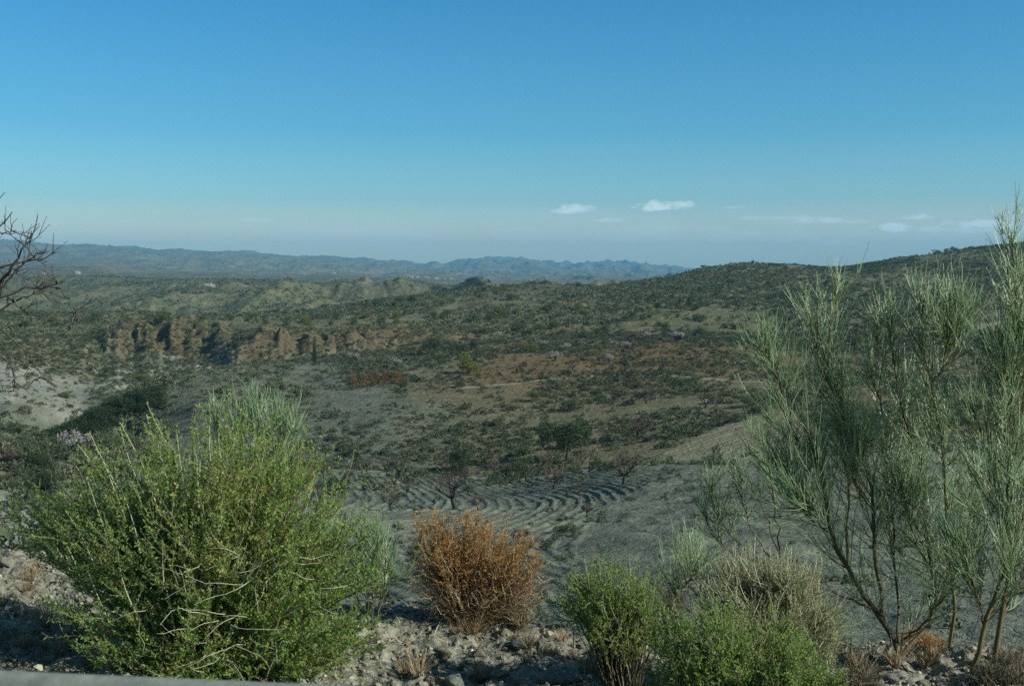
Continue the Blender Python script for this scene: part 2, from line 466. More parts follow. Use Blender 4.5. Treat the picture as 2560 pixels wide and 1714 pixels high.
# ------------------------------------------------------------------ ground material
def ground_material(name, kind):
    m, nt, out = newmat(name)
    geo = nt.nodes.new('ShaderNodeNewGeometry'); P = geo.outputs['Position']
    at_ = nt.nodes.new('ShaderNodeAttribute'); at_.attribute_name = 'soil'
    sep = nt.nodes.new('ShaderNodeSeparateColor'); nt.links.new(at_.outputs['Color'], sep.inputs[0])
    R, G, B = sep.outputs
    sl = nt.nodes.new('ShaderNodeSeparateXYZ'); nt.links.new(geo.outputs['Normal'], sl.inputs[0])
    S = {'verge': 1.0, 'field': .35, 'slope': .12, 'hill': .05, 'far': .008}[kind]
    n1 = noise(nt, P, 0.35 * S, 4); n2 = noise(nt, P, 2.2 * S, 5, .6); n3 = noise(nt, P, 11 * S, 4, .65)
    tan = ramp(nt, n2, [(.25, (.13, .12, .075)), (.5, (.185, .172, .105)), (.75, (.25, .232, .15))])
    grey = ramp(nt, n2, [(.25, (.095, .11, .092)), (.5, (.145, .163, .135)), (.75, (.205, .222, .18))])
    orange = ramp(nt, n2, [(.25, (.14, .09, .05)), (.5, (.19, .13, .07)), (.75, (.245, .18, .10))])
    c = mixc(nt, G, tan, grey)
    palec = ramp(nt, n2, [(.25, (.24, .25, .215)), (.5, (.33, .34, .295)), (.75, (.42, .42, .37))])
    Rn = mathn(nt, 'MULTIPLY', R, mathn(nt, 'ADD', mathn(nt, 'MULTIPLY', n1, 1.6), .2), True)
    c = mixc(nt, Rn, c, orange)
    c = mixc(nt, mathn(nt, 'SUBTRACT', 1.0, at_.outputs['Alpha'], True), c, palec)
    if kind in ('slope', 'hill'):
        steep = mathn(nt, 'MULTIPLY', mathn(nt, 'SUBTRACT', .86, sl.outputs[2]), 5.0, True)
        rock = ramp(nt, n3, [(.3, (.055, .045, .033)), (.55, (.125, .095, .065)), (.75, (.205, .165, .118))])  # rock of steep faces, darkened to carry the cliff shadows in its colour
        steep = mathn(nt, 'MULTIPLY', steep, mathn(nt, 'SUBTRACT', 1.0, G), True)
        c = mixc(nt, steep, c, rock)
    c = mixc(nt, mathn(nt, 'MULTIPLY', n3, .55), c, mixc(nt, 1.0, c, (.52, .52, .50), 'MULTIPLY'))
    if kind == 'verge':
        vo = nt.nodes.new('ShaderNodeTexVoronoi'); vo.inputs['Scale'].default_value = 22
        nt.links.new(P, vo.inputs['Vector'])
        pv = ramp(nt, vo.outputs['Color'], [(.2, (.14, .145, .125)), (.5, (.25, .245, .205)), (.8, (.40, .385, .33))])
        c = mixc(nt, .65, c, pv)
    if kind == 'field':
        c = mixc(nt, 1.0, c, (1.22, 1.24, 1.24), 'MULTIPLY')
        pt = noise(nt, P, .16, 5, .65)
        c = mixc(nt, 1.0, c, ramp(nt, pt, [(.32, (.72, .72, .75)), (.5, (1.0, 1.0, 1.0)), (.66, (1.25, 1.24, 1.16))]), 'MULTIPLY')
    # low herbs and scrub that cover the soil
    scr = {'verge': None, 'field': 2.6, 'slope': 1.15, 'hill': .42, 'far': .055}[kind]
    if scr:
        vo = nt.nodes.new('ShaderNodeTexVoronoi'); vo.inputs['Scale'].default_value = scr; vo.inputs['Randomness'].default_value = 1
        nt.links.new(P, vo.inputs['Vector'])
        d = mathn(nt, 'ADD', vo.outputs['Distance'], mathn(nt, 'MULTIPLY', n3, .25))
        dens = mathn(nt, 'MULTIPLY', B, mathn(nt, 'ADD', mathn(nt, 'MULTIPLY', n1, 1.3), .35))
        thr = mathn(nt, 'ADD', mathn(nt, 'MULTIPLY', dens, .75), .02)
        mask = mathn(nt, 'MULTIPLY', mathn(nt, 'SUBTRACT', thr, d), 9.0, True)
        if kind in ('hill', 'far'):
            vo2 = nt.nodes.new('ShaderNodeTexVoronoi'); vo2.inputs['Scale'].default_value = scr * .33
            nt.links.new(P, vo2.inputs['Vector'])
            mask2 = mathn(nt, 'MULTIPLY', mathn(nt, 'SUBTRACT', thr, mathn(nt, 'ADD', vo2.outputs['Distance'], mathn(nt, 'MULTIPLY', n2, .3))), 7.0, True)
            mask = mathn(nt, 'MAXIMUM', mask, mask2)
        green = ramp(nt, n3, [(.3, (.05, .07, .042)), (.55, (.085, .11, .063)), (.75, (.135, .155, .09))])
        c = mixc(nt, mathn(nt, 'MULTIPLY', mask, .85), c, green)
    b = nt.nodes.new('ShaderNodeBsdfPrincipled')
    b.inputs['Roughness'].default_value = .95; b.inputs['Specular IOR Level'].default_value = .1
    nt.links.new(c, b.inputs['Base Color'])
    bp = nt.nodes.new('ShaderNodeBump'); bp.inputs['Strength'].default_value = .9
    bp.inputs['Distance'].default_value = {'verge': .05, 'field': .3, 'slope': .7, 'hill': 1.6, 'far': 14}[kind]
    nt.links.new(mathn(nt, 'ADD', n3, mathn(nt, 'MULTIPLY', n2, .6)), bp.inputs['Height'])
    nt.links.new(bp.outputs[0], b.inputs['Normal'])
    nt.links.new(b.outputs[0], out.inputs[0])
    return m

def soil_zones(x, y):
    p = px_of(x, y)
    w = fbm(x / 22, y / 30, 201, 3)
    lf = np.log(y)
    # red-orange earth on the almond terraces and the right-hand slopes
    orange = smooth(185, 235, y + 22 * w) * (1 - smooth(300, 345, y)) * smooth(395, 520, p + 60 * w) * .85
    orange = np.maximum(orange, smooth(760, 900, p + 50 * w) * smooth(125, 160, y) * (1 - smooth(320, 400, y)) * .55)
    orange = np.maximum(orange, smooth(280, 300, y) * (1 - smooth(345, 380, y)) * np.clip(.3 + .7 * fbm(x / 14, y / 10, 211, 3), 0, .7) * smooth(90, 160, p))
    orange = np.maximum(orange, .35 * smooth(700, 900, y) * (.5 + .9 * w))
    grey = 1 - smooth(118, 150, y)
    grey = np.maximum(grey, (1 - smooth(330, 520, p + 70 * w)) * (1 - smooth(235, 285, y)) * .95)
    grey = np.maximum(grey, smooth(60, 130, p) * (1 - smooth(220, 270, p)) * smooth(215, 240, y) * (1 - smooth(305, 325, y + 10 * w)) * .8)
    tm = terrace_mask(x, y); grey = np.maximum(grey * (1 - .3 * tm), .55 * tm)
    grey = np.maximum(grey, (1 - smooth(70, 110, p)) * smooth(195, 212, y) * (1 - smooth(262, 285, y)))
    grey = np.maximum(grey, .25 + .25 * fbm(x / 120, y / 200, 207, 2)) 
    scrub = .18 * np.ones_like(y)
    scrub = np.where(y < 130, .30 + .25 * w, scrub)
    scrub = np.maximum(scrub, smooth(140, 165, y) * (.46 + .3 * w))
    scrub = np.maximum(scrub, smooth(285, 340, y) * (.82 + .25 * w))
    scrub = np.maximum(scrub, smooth(500, 640, y) * (.85 + .25 * w))
    scrub = scrub * (1 - .45 * smooth(1700, 3000, y))
    scrub = scrub * (1 - .9 * tm)
    fm, fl = field_mask(x, y)
    scrub = scrub * (1 - fm) * (1 - fl)
    # pale marl laid bare on the slope at the far left and in the rills under the cliffs
    pale = (1 - smooth(70, 96, p)) * smooth(200, 215, y) * (1 - smooth(255, 275, y)) * np.clip(.75 + .6 * w, 0, 1)
    pale = np.maximum(pale, smooth(70, 110, p) * (1 - smooth(200, 245, p)) * smooth(222, 240, y) * (1 - smooth(300, 316, y)) * smooth(.0, .35, ridged(x / 14, y / 40, 221, 3)))
    pale = np.maximum(pale, (1 - smooth(50, 80, p)) * smooth(45, 60, y) * (1 - smooth(88, 96, y)) * .5)
    scrub = scrub * (1 - .7 * pale)
    return np.clip(np.stack([orange * (1 - pale), grey, np.clip(scrub, 0, 1), 1 - pale], -1), 0, 1)

def sheet(name, y0, y1, na, ny, kind, a0=-.62, a1=.62, logy=True):
    a = np.linspace(a0, a1, na)
    y = np.exp(np.linspace(math.log(y0), math.log(y1), ny)) if logy else np.linspace(y0, y1, ny)
    A, Y = np.meshgrid(a, y, indexing='ij')
    X = A * Y
    Z = height(X, Y)
    V = np.stack([X, Y, Z], -1).reshape(-1, 3)
    i = np.arange(na - 1)[:, None] * ny; j = np.arange(ny - 1)[None, :]
    q = (i + j)
    f = np.stack([q, q + ny, q + ny + 1, q + 1], -1).reshape(-1, 4)
    me = mesh(name, V, [f], ground_material(name + '_soil', kind), {'soil': ('POINT', 'FLOAT_COLOR', soil_zones(X, Y).reshape(-1, 4))}, True)
    return tag(obj(name, me), kind='structure')

sheet('ground', 1.0, 16.0, 760, 420, 'verge', -.95, .95)
sheet('ploughed_field', 15.9, 135.0, 1200, 820, 'field', -.56, .56)
sheet('terrain', 134.6, 440.0, 950, 800, 'slope')
sheet('hill', 438.0, 1700.0, 900, 330, 'hill')
sheet('mountains', 1690.0, 13500.0, 900, 330, 'far')
# the road behind the rail, under the viewpoint
V = np.array([[-40, -8, EYE - 1.46], [40, -8, EYE - 1.46], [40, 1.04, EYE - 1.425], [-40, 1.04, EYE - 1.425]])
m, nt, out = newmat('asphalt')
b = nt.nodes.new('ShaderNodeBsdfPrincipled'); b.inputs['Roughness'].default_value = .9
nt.links.new(ramp(nt, noise(nt, None, 60), [(.3, (.04, .04, .042)), (.7, (.07, .07, .07))]), b.inputs['Base Color'])
nt.links.new(b.outputs[0], out.inputs[0])
tag(obj('road', mesh('road', V, [np.array([[0, 1, 2, 3]])], m)), kind='structure')
# ------------------------------------------------------------------ plants of the verge
M_SALT = leafmat('saltbush_leaf', [(.0, (.12, .21, .055)), (.35, (.22, .385, .09)), (.6, (.35, .50, .14)), (.8, (.50, .55, .19)), (.92, (.55, .50, .09)), (.985, (.56, .40, .08)), (1.0, (.48, .24, .06))], .62, .42, .45)
M_GREEN = leafmat('green_leaf', [(.0, (.13, .24, .055)), (.4, (.26, .42, .085)), (.75, (.40, .53, .15)), (.93, (.45, .50, .22)), (1.0, (.55, .44, .08))], .62, .42, .45)
M_PALE = leafmat('pale_leaf', [(.0, (.18, .23, .09)), (.4, (.31, .36, .16)), (.75, (.44, .45, .25)), (.94, (.52, .44, .2)), (1.0, (.55, .28, .07))], .6)
M_STEM = leafmat('pale_stem', [(0, (.16, .15, .10)), (.5, (.30, .30, .21)), (1, (.50, .50, .38))], 0, .6)
M_DARKSTEM = leafmat('dark_stem', [(0, (.06, .05, .035)), (.6, (.15, .13, .09)), (1, (.28, .25, .18))], 0, .8)
M_RUST = leafmat('rust_leaf', [(0, (.27, .12, .033)), (.5, (.56, .30, .08)), (1, (.70, .46, .16))], .45, .8, .1)
M_RUSTSTEM = leafmat('rust_stem', [(0, (.07, .045, .028)), (.5, (.22, .15, .085)), (.85, (.40, .32, .20)), (1, (.52, .46, .34))], 0, .8)
M_RUSH = leafmat('broom_rush', [(0, (.085, .165, .06)), (.45, (.185, .30, .15)), (.8, (.31, .43, .27)), (.96, (.46, .54, .39)), (1, (.46, .37, .08))], .08, .42, .35)
M_RUSHY = leafmat('broom_rush_yellow', [(0, (.05, .075, .02)), (.5, (.12, .14, .045)), (.85, (.22, .22, .07)), (1, (.36, .26, .06))], .15, .45, .45)
M_BROOMBARK = leafmat('broom_bark', [(0, (.045, .036, .025)), (.5, (.12, .10, .05)), (1, (.30, .27, .10))], 0, .75)  # bark toned down: shade on the lower trunks is put into the colour
M_BARK = leafmat('grey_bark', [(0, (.025, .021, .018)), (.5, (.06, .053, .046)), (1, (.14, .13, .115))], 0, .85)

def ground_at(px, py, d):
    a, _ = ray(px, py)
    x = float(a) * d
    return np.array([x, d, float(height(np.array([x]), np.array([d]))[0])])

def bush(name, base, lobes, nst, twigs, leaf, leafvar, mats, label, cat, stem_r=.006, shoots=None, dead=0, dead_spots=None, group=None, tw_len=(.10, .30), leaf_n=11, bend=.5, yellow=None, base_r=.22):
    """stems fan from a root crown to tips filling the lobes (x, z, y offset, radii, weight)"""
    base = np.asarray(base, float)
    root = empty(name, base); tag(root, label, cat, group)
    w = np.array([l[-1] for l in lobes], float); w /= w.sum()
    li = rng.choice(len(lobes), nst, p=w)
    L = np.array([l[:6] for l in lobes], float)[li]
    u = unit(rng.normal(size=(nst, 3))); r = rng.uniform(.22, 1.0, nst) ** (1 / 3.0)
    tip = np.stack([L[:, 0] + u[:, 0] * r * L[:, 3], L[:, 2] + u[:, 1] * r * L[:, 5], L[:, 1] + u[:, 2] * r * L[:, 4]], 1)
    tip[:, 2] = np.maximum(tip[:, 2], .06 + .1 * rng.random(nst))
    ang = rng.uniform(0, 2 * PI, nst); rr = base_r * np.sqrt(rng.random(nst))
    P0 = np.stack([np.cos(ang) * rr + tip[:, 0] * .12, np.sin(ang) * rr + tip[:, 1] * .12, np.full(nst, -.03)], 1)
    ctrl = P0 + (tip - P0) * bend * np.array([.8, .8, 1.0]) + rng.normal(size=(nst, 3)) * .08
    ctrl[:, 2] += .10 * np.linalg.norm(tip - P0, axis=1)
    S = bez(P0, ctrl, tip, 9)
    S[:, 1:-1] += rng.normal(size=S[:, 1:-1].shape) * .008
    g = Geo()
    R = stem_r * np.linspace(1, .28, 9)[None] * rng.uniform(.6, 1.25, (nst, 1))
    g.tubes(S, R, 4, rng.random(nst))
    # side twigs
    n2 = nst * twigs
    idx = np.repeat(np.arange(nst), twigs); t = rng.uniform(.38, 1.0, n2) ** .8
    p, tg = sample_on(S, idx, t)
    out = unit(p * np.array([1, 1, .6]) + np.array([0, 0, .1]))
    d = unit(tg * .8 + out * .35 + rng.normal(size=(n2, 3)) * .55 + np.array([0, 0, .28]))
    Lt = rng.uniform(*tw_len, n2)
    T = grow(p, d, Lt, 5, .10, .12)
    g.tubes(T, np.linspace(.0026, .0012, 5)[None] * np.ones((n2, 1)), 3, rng.random(n2))
    obj('branches', g.mesh('branches', mats[1]), root)
    # leaves along twigs and along the ends of the stems
    lf = Geo()
    n3 = n2 * leaf_n
    i3 = np.repeat(np.arange(n2), leaf_n)
    p3, t3 = sample_on(T, i3, rng.random(n3) ** .85)
    n4 = nst * leaf_n * 2
    i4 = np.repeat(np.arange(nst), leaf_n * 2)
    p4, t4 = sample_on(S, i4, rng.uniform(.55, 1, n4))
    P = np.concatenate([p3, p4]); Tg = np.concatenate([t3, t4])
    D = unit(Tg * .55 + rng.normal(size=P.shape) * .75 + np.array([0, 0, .22]))
    Ll = rng.uniform(.55, 1.25, len(P)) * leaf[0]
    tone = np.repeat(rng.normal(0, .11, n2), leaf_n)
    tone = np.concatenate([tone, np.repeat(rng.normal(0, .11, nst), leaf_n * 2)])
    var = leafvar[0] + tone + rng.normal(0, leafvar[1], len(P))
    if yellow is not None:
        yc, yr, ya = yellow
        var += ya * np.exp(-((P[:, 0] - yc[0]) ** 2 + (P[:, 2] - yc[1]) ** 2) / yr ** 2) * rng.uniform(.3, 1.2, len(P))
    odd = rng.random(len(P))
    var = np.where(odd > leafvar[2], rng.uniform(.88, 1.0, len(P)), np.minimum(var, .86))
    lf.leaves(P, D, Ll, Ll * leaf[1], np.clip(var, 0, 1))
    if shoots:
        # long upright leafy shoots that stand out of the outline: (x, z, y) tips
        tp = np.array(shoots, float)
        st = np.stack([tp[:, 0] * .80 + rng.normal(size=len(tp)) * .03, tp[:, 2], tp[:, 1] - rng.uniform(.32, .5, len(tp))], 1)
        en = np.stack([tp[:, 0], tp[:, 2], tp[:, 1]], 1)
        Sh = bez(st, (st + en) / 2 + rng.normal(size=st.shape) * .025, en, 8)
        for q in range(len(tp)):
            gs = Geo(); gs.tubes(Sh[q:q + 1], np.linspace(.0042, .0016, 8)[None], 4, .75)
            obj('shoot', gs.mesh('shoot', M_STEM), root)
        k = 46; ii = np.repeat(np.arange(len(tp)), k)
        ps, ts = sample_on(Sh, ii, rng.random(len(ii)))
        Ls = rng.uniform(.5, 1.05, len(ii)) * leaf[0]
        lf.leaves(ps, unit(ts * .7 + rng.normal(size=ps.shape) * .7), Ls, Ls * leaf[1], np.clip(rng.normal(.62, .1, len(ii)), 0, .9))
    obj('foliage', lf.mesh('foliage', mats[0]), root)
    if dead:
        sp = np.array(dead_spots, float)
        c = sp[rng.integers(0, len(sp), dead)]
        p = np.stack([c[:, 0] + rng.normal(size=dead) * .13, c[:, 2] + rng.normal(size=dead) * .05, c[:, 1] + rng.normal(size=dead) * .12], 1)
        d = np.stack([rng.normal(size=dead), -np.abs(rng.normal(size=dead)) * .5, rng.normal(size=dead) * .5 + .1], 1)
        D_ = grow(p, d, rng.uniform(.12, .42, dead), 7, .02, .22)
        gd = Geo(); gd.tubes(D_, np.linspace(.0028, .0010, 7)[None] * np.ones((dead, 1)), 4, rng.uniform(.6, 1, dead))
        obj('dead_twigs', gd.mesh('dead_twigs', M_STEM), root)['kind'] = 'stuff'
    return root

def lobes_px(base_px, base_py, d, items):
    """lobes from photo pixels (px, py, radius px, radius py, depth offset m, depth radius m, weight)"""
    k = d / F
    return [((x - base_px) * k, (base_py - y) * k, yo, rx * k, ry * k, rd, w) for (x, y, rx, ry, yo, rd, w) in items]

# the big saltbush on the left
D1 = 7.7
b1 = ground_at(222, 684, D1)
pb1 = 275 - (b1[2] - EYE) / D1 * F
k1 = D1 / F
L1 = lobes_px(222, pb1, D1, [
    (170, 520, 125, 96, -.1, .75, 3.0), (272, 535, 105, 98, 0, .8, 3.6), (225, 482, 112, 62, .15, .6, 2.4), (326, 605, 70, 84, -.15, .6, 2.2),
    (215, 620, 120, 70, -.5, .45, 2.3), (88, 540, 66, 50, .2, .45, 1.5), (300, 655, 80, 40, -.3, .5, 1.2), (48, 530, 50, 36, .15, .3, .9), (140, 610, 75, 65, -.3, .4, 1.0)])
zof = lambda x, y, yo=0.: ((x - 222) * k1, (pb1 - y) * k1, yo)
sh1 = [zof(x, y, o) for x, y, o in [(98, 430, -.1), (150, 414, 0), (149, 405, .05), (134, 425, -.2), (118, 424, .1), (194, 420, .1), (215, 415, 0), (228, 415, -.1), (255, 425, .1), (216, 445, -.4), (240, 440, .2),
       (170, 440, -.2), (80, 445, 0), (205, 430, .2), (273, 440, -.1), (290, 452, 0), (62, 462, .2), (120, 450, -.3), (185, 428, -.1), (90, 500, -.4), (75, 520, -.3), (112, 545, -.5), (150, 535, -.6), (185, 550, -.5), (320, 470, 0), (335, 500, .1), (75, 540, -.3), (105, 470, -.3), (140, 470, -.4), (160, 450, -.35)]]
dd1 = [zof(x, y, o) for x, y, o in [(235, 555, -.66), (205, 590, -.7), (255, 575, -.66), (225, 605, -.72), (245, 630, -.7), (262, 590, -.65), (130, 520, -.6), (330, 560, -.5), (330, 620, -.4), (350, 650, -.3)]]
bush('big_saltbush', b1, L1, 640, 11, (.027, .5), (.47, .17, .97), (M_SALT, M_DARKSTEM),
     'largest bush of the foreground, dome of small yellow-green leaves right behind the grey rail', 'bush', .0075, sh1, 55, dd1, yellow=((.22, 1.05), .55, .20), base_r=.35, leaf_n=16)

# a smaller fresh green bush right of the rust-coloured one
D2 = 7.5
b2 = ground_at(622, 684, D2); pb2 = 275 - (b2[2] - EYE) / D2 * F
bush('green_bush', b2, lobes_px(622, pb2, D2, [(610, 600, 42, 36, 0, .3, 2.4), (585, 605, 26, 28, 0, .2, .9), (650, 612, 28, 30, 0, .25, 1), (612, 630, 40, 22, -.05, .28, 1)]),
     125, 8, (.022, .46), (.5, .16, .985), (M_GREEN, M_DARKSTEM), 'small rounded bright green bush on a dark stalk beside the rubble', 'bush', .007,
     [((x - 622) * D2 / F, (pb2 - y) * D2 / F, 0) for x, y in [(583, 562), (598, 560), (612, 556), (628, 560), (646, 574), (570, 580), (655, 584)]], base_r=.07, tw_len=(.06, .18), bend=.7)
# the low green bush that fills the bottom edge
D3 = 6.6
b3 = ground_at(742, 690, D3); b3[2] -= .05; pb3 = 275 - (b3[2] - EYE) / D3 * F
bush('low_green_bush', b3, lobes_px(742, pb3, D3, [(700, 655, 48, 40, 0, .4, 2), (765, 665, 64, 38, 0, .45, 2.4), (740, 690, 95, 40, 0, .5, 2), (812, 680, 28, 22, 0, .3, .6)]),
     320, 9, (.021, .5), (.46, .17, .985), (M_GREEN, M_DARKSTEM), 'low spreading vivid green bush at the bottom edge, in front of a greyer bush', 'bush', .006,
     [((x - 742) * D3 / F, (pb3 - y) * D3 / F, 0) for x, y in [(690, 602), (720, 612), (760, 618), (790, 622), (812, 640), (675, 622), (742, 608)]], base_r=.35, tw_len=(.07, .2), bend=.75)
# the greyish bush going dry behind it
D4 = 7.6
b4 = ground_at(772, 664, D4); pb4 = 275 - (b4[2] - EYE) / D4 * F
bush('drying_bush', b4, lobes_px(772, pb4, D4, [(735, 605, 46, 38, 0, .35, 2), (795, 610, 46, 38, 0, .35, 2), (770, 590, 55, 28, .1, .3, 1.4), (825, 640, 24, 26, 0, .25, .7)]),
     360, 8, (.018, .34), (.5, .17, .955), (M_PALE, M_STEM), 'greyish half-dry bush with scattered orange leaves behind the low green one', 'bush', .0045,
     [((x - 772) * D4 / F, (pb4 - y) * D4 / F, 0) for x, y in [(716, 566), (735, 560), (752, 556), (770, 560), (788, 566), (805, 570), (824, 590), (700, 580)]], base_r=.3, tw_len=(.08, .22), leaf_n=13, bend=.72)

# the rust-coloured dry bush in the middle
def dry_bush(name, base, lobes, nst, label, leafy=True, mats=(M_RUST, M_RUSTSTEM), tw=8, r=.005, cat='bush', leaf_n=13, tl=(.06, .2), leaf_l=.019):
    root = empty(name, base); tag(root, label, cat)
    w = np.array([l[-1] for l in lobes], float); w /= w.sum()
    L = np.array([l[:6] for l in lobes], float)[rng.choice(len(lobes), nst, p=w)]
    u = unit(rng.normal(size=(nst, 3))); rr = rng.uniform(.15, 1, nst) ** .45
    tip = np.stack([L[:, 0] + u[:, 0] * rr * L[:, 3], L[:, 2] + u[:, 1] * rr * L[:, 5], np.maximum(L[:, 1] + u[:, 2] * rr * L[:, 4], .05)], 1)
    a = rng.uniform(0, 2 * PI, nst); q = .10 * np.sqrt(rng.random(nst))
    P0 = np.stack([np.cos(a) * q + tip[:, 0] * .1, np.sin(a) * q, np.full(nst, -.03)], 1)
    ctrl = P0 + (tip - P0) * .5 + rng.normal(size=(nst, 3)) * .05
    S = bez(P0, ctrl, tip, 8); S[:, 1:] += rng.normal(size=S[:, 1:].shape) * .007
    g = Geo(); g.tubes(S, r * np.linspace(1, .25, 8)[None] * rng.uniform(.5, 1.2, (nst, 1)), 4, rng.random(nst) ** 1.3)
    n2 = nst * tw; idx = np.repeat(np.arange(nst), tw)
    p, tg = sample_on(S, idx, rng.uniform(.25, 1, n2))
    T = grow(p, unit(tg + rng.normal(size=(n2, 3)) * .65), rng.uniform(*tl, n2), 5, .08, .25)
    g.tubes(T, np.linspace(.0020, .0009, 5)[None] * np.ones((n2, 1)), 3, rng.random(n2))
    obj('branches', g.mesh('branches', mats[1]), root)
    if leafy:
        n3 = n2 * leaf_n; i3 = np.repeat(np.arange(n2), leaf_n)
        p3, t3 = sample_on(T, i3, rng.random(n3))
        hz = max(l[1] + l[4] for l in lobes)
        keep = rng.random(n3) < np.clip((p3[:, 2] / hz - .26) * 2.2 + rng.normal(0, .1, n3), .03, 1)
        p3, t3 = p3[keep], t3[keep]
        lf = Geo(); Lf = rng.uniform(.6, 1.3, len(p3)) * leaf_l
        lf.leaves(p3, unit(t3 * .6 + rng.normal(size=p3.shape) * .7), Lf, Lf * .45, np.clip(rng.normal(.5, .22, len(p3)), 0, 1))
        obj('foliage', lf.mesh('foliage', mats[0]), root)
    return root
D5 = 9.0
b5 = ground_at(472, 628, D5); pb5 = 275 - (b5[2] - EYE) / D5 * F
dry_bush('rust_bush', b5, lobes_px(472, pb5, D5, [(446, 546, 40, 34, 0, .3, 2.2), (490, 548, 40, 34, 0, .3, 2.0), (524, 562, 26, 28, 0, .22, 1.4), (424, 530, 20, 16, 0, .15, .6), (468, 580, 60, 34, -.05, .35, 2.2), (478, 600, 64, 24, 0, .3, .9), (458, 520, 38, 13, 0, .2, .9), (416, 572, 20, 24, 0, .2, .8), (537, 588, 20, 24, 0, .2, .8)]),
         480, 'rust-orange dry bush of fanned brittle twigs standing on the rubble bank', tw=8)

# bare and dead scrub
def scrub(px, py, d, items, nst, name, label, mats=(M_RUST, M_DARKSTEM), leafy=False, tw=7, **kw):
    b = ground_at(px, py, d); pb = 275 - (b[2] - EYE) / d * F
    return dry_bush(name, b, lobes_px(px, pb, d, [(x, y + (pb - py), rx, ry, yo, rd, w) for (x, y, rx, ry, yo, rd, w) in items]), nst, label, leafy, mats, tw, **kw)
scrub(1000, 680, 8.0, [(1000, 665, 34, 22, 0, .3, 1), (1020, 650, 20, 26, 0, .2, .5)], 150, 'dry_scrub', 'tangle of grey-brown dead twigs in the bottom right corner')
scrub(862, 660, 7.9, [(862, 640, 20, 22, 0, .2, 1)], 60, 'dry_scrub', 'wispy dry grey scrub between the half-dry bush and the broom trunks', tl=(.05, .15))
scrub(517, 632, 9.1, [(520, 612, 30, 14, 0, .25, 1)], 80, 'dry_grass_tuft', 'straw-coloured dry tuft at the right foot of the rust bush', mats=(M_RUST, M_STEM), tl=(.05, .16), cat='grass tuft')
scrub(670, 590, 26, [(668, 552, 24, 24, 0, .5, 1)], 120, 'bare_scrub', 'dark brown leafless scrub on the grey slope behind the half-dry bush', r=.012, tl=(.15, .5))
scrub(925, 655, 9.2, [(925, 650, 24, 6, 0, .25, 1)], 60, 'dry_grass_tuft', 'low orange dry tuft at the foot of the broom trunks', mats=(M_RUST, M_RUSTSTEM), leafy=True, tl=(.04, .12), cat='grass tuft')
scrub(272, 622, 9.6, [(275, 600, 14, 20, 0, .2, 1)], 40, 'dry_scrub', 'few dead sticks hidden behind the largest bush', tl=(.05, .15)) if False else None

# ------------------------------------------------------------------ brooms: leafless rush-like shrubs
def broom(name, base, branches, label, d, plume=(.35, 1.0), twigs=26, whips=9, wl=(.12, .36), tl=(.2, .62), mats=(M_RUSH, M_BROOMBARK), spread=.60, wr=.0022, group=None, trunkvar=(.2, .7), droop=0.0, up=.10):
    """branches: [(pixel polyline [(px, py, depth offset)], radius at foot, radius at end, twig factor)]"""
    root = empty(name, base); tag(root, label, 'broom shrub', group)
    rush = Geo(); k = d / F
    for bi, (pts, r0, r1, tf) in enumerate(branches):
        w = np.array([at(px, py, d + yo) for (px, py, yo) in pts]) - base
        S = resample(resample(w, 40)[:39], 14)
        S[1:-1] += rng.normal(size=(12, 3)) * .008
        g = Geo(); g.tubes(S[None], np.linspace(r0 * .78, r1, 14)[None], 6, rng.uniform(*trunkvar))
        nt_ = max(3, int(twigs * tf * 1.3))
        if nt_ > 0:
            t = rng.uniform(plume[0], plume[1] * .97, nt_) ** .9
            p, tg = sample_on(S[None], np.zeros(nt_, int), t)
            dr = unit(tg + rng.normal(size=(nt_, 3)) * spread + np.array([0, 0, .25 - droop]))
            T = grow(p, dr, rng.uniform(*tl, nt_) * (1.2 - .72 * t), 6, up, .07)
            g.tubes(T, np.linspace(.0042, .0020, 6)[None] * rng.uniform(.7, 1.2, (nt_, 1)), 4, rng.uniform(.3, 1, nt_))
            nw = nt_ * whips; iw = np.repeat(np.arange(nt_), whips)
            pw, tw = sample_on(T, iw, rng.uniform(.15, 1, nw))
            dw = unit(tw + rng.normal(size=(nw, 3)) * .30 + np.array([0, 0, .12 - droop]))
            Wp = grow(pw, dw, rng.uniform(*wl, nw) * (1.1 - .4 * np.repeat(t, whips)), 6, up * .6, .06)
            vv = np.repeat(rng.normal(.52, .14, nt_), whips) + rng.normal(0, .24, nw)
            rush.tubes(Wp, np.linspace(wr, wr * .6, 6)[None] * rng.uniform(.6, 1.3, (nw, 1)), 3, np.clip(vv + .06, 0, .97))
            # a second order of fine rushes
            n5 = nw // 2; i5 = rng.integers(0, nw, n5)
            p5, t5 = sample_on(Wp, i5, rng.uniform(.1, .7, n5))
            W5 = grow(p5, unit(t5 + rng.normal(size=(n5, 3)) * .28), rng.uniform(.06, .2, n5), 5, .06, .06)
            rush.tubes(W5, np.linspace(wr * .8, wr * .5, 5)[None] * np.ones((n5, 1)), 3, np.clip(rng.normal(.5, .2, n5), 0, 1))
        obj('branch', g.mesh('branch', mats[1], True), root)
    obj('rushes', rush.mesh('rushes', mats[0]), root)['kind'] = 'stuff'
    return root

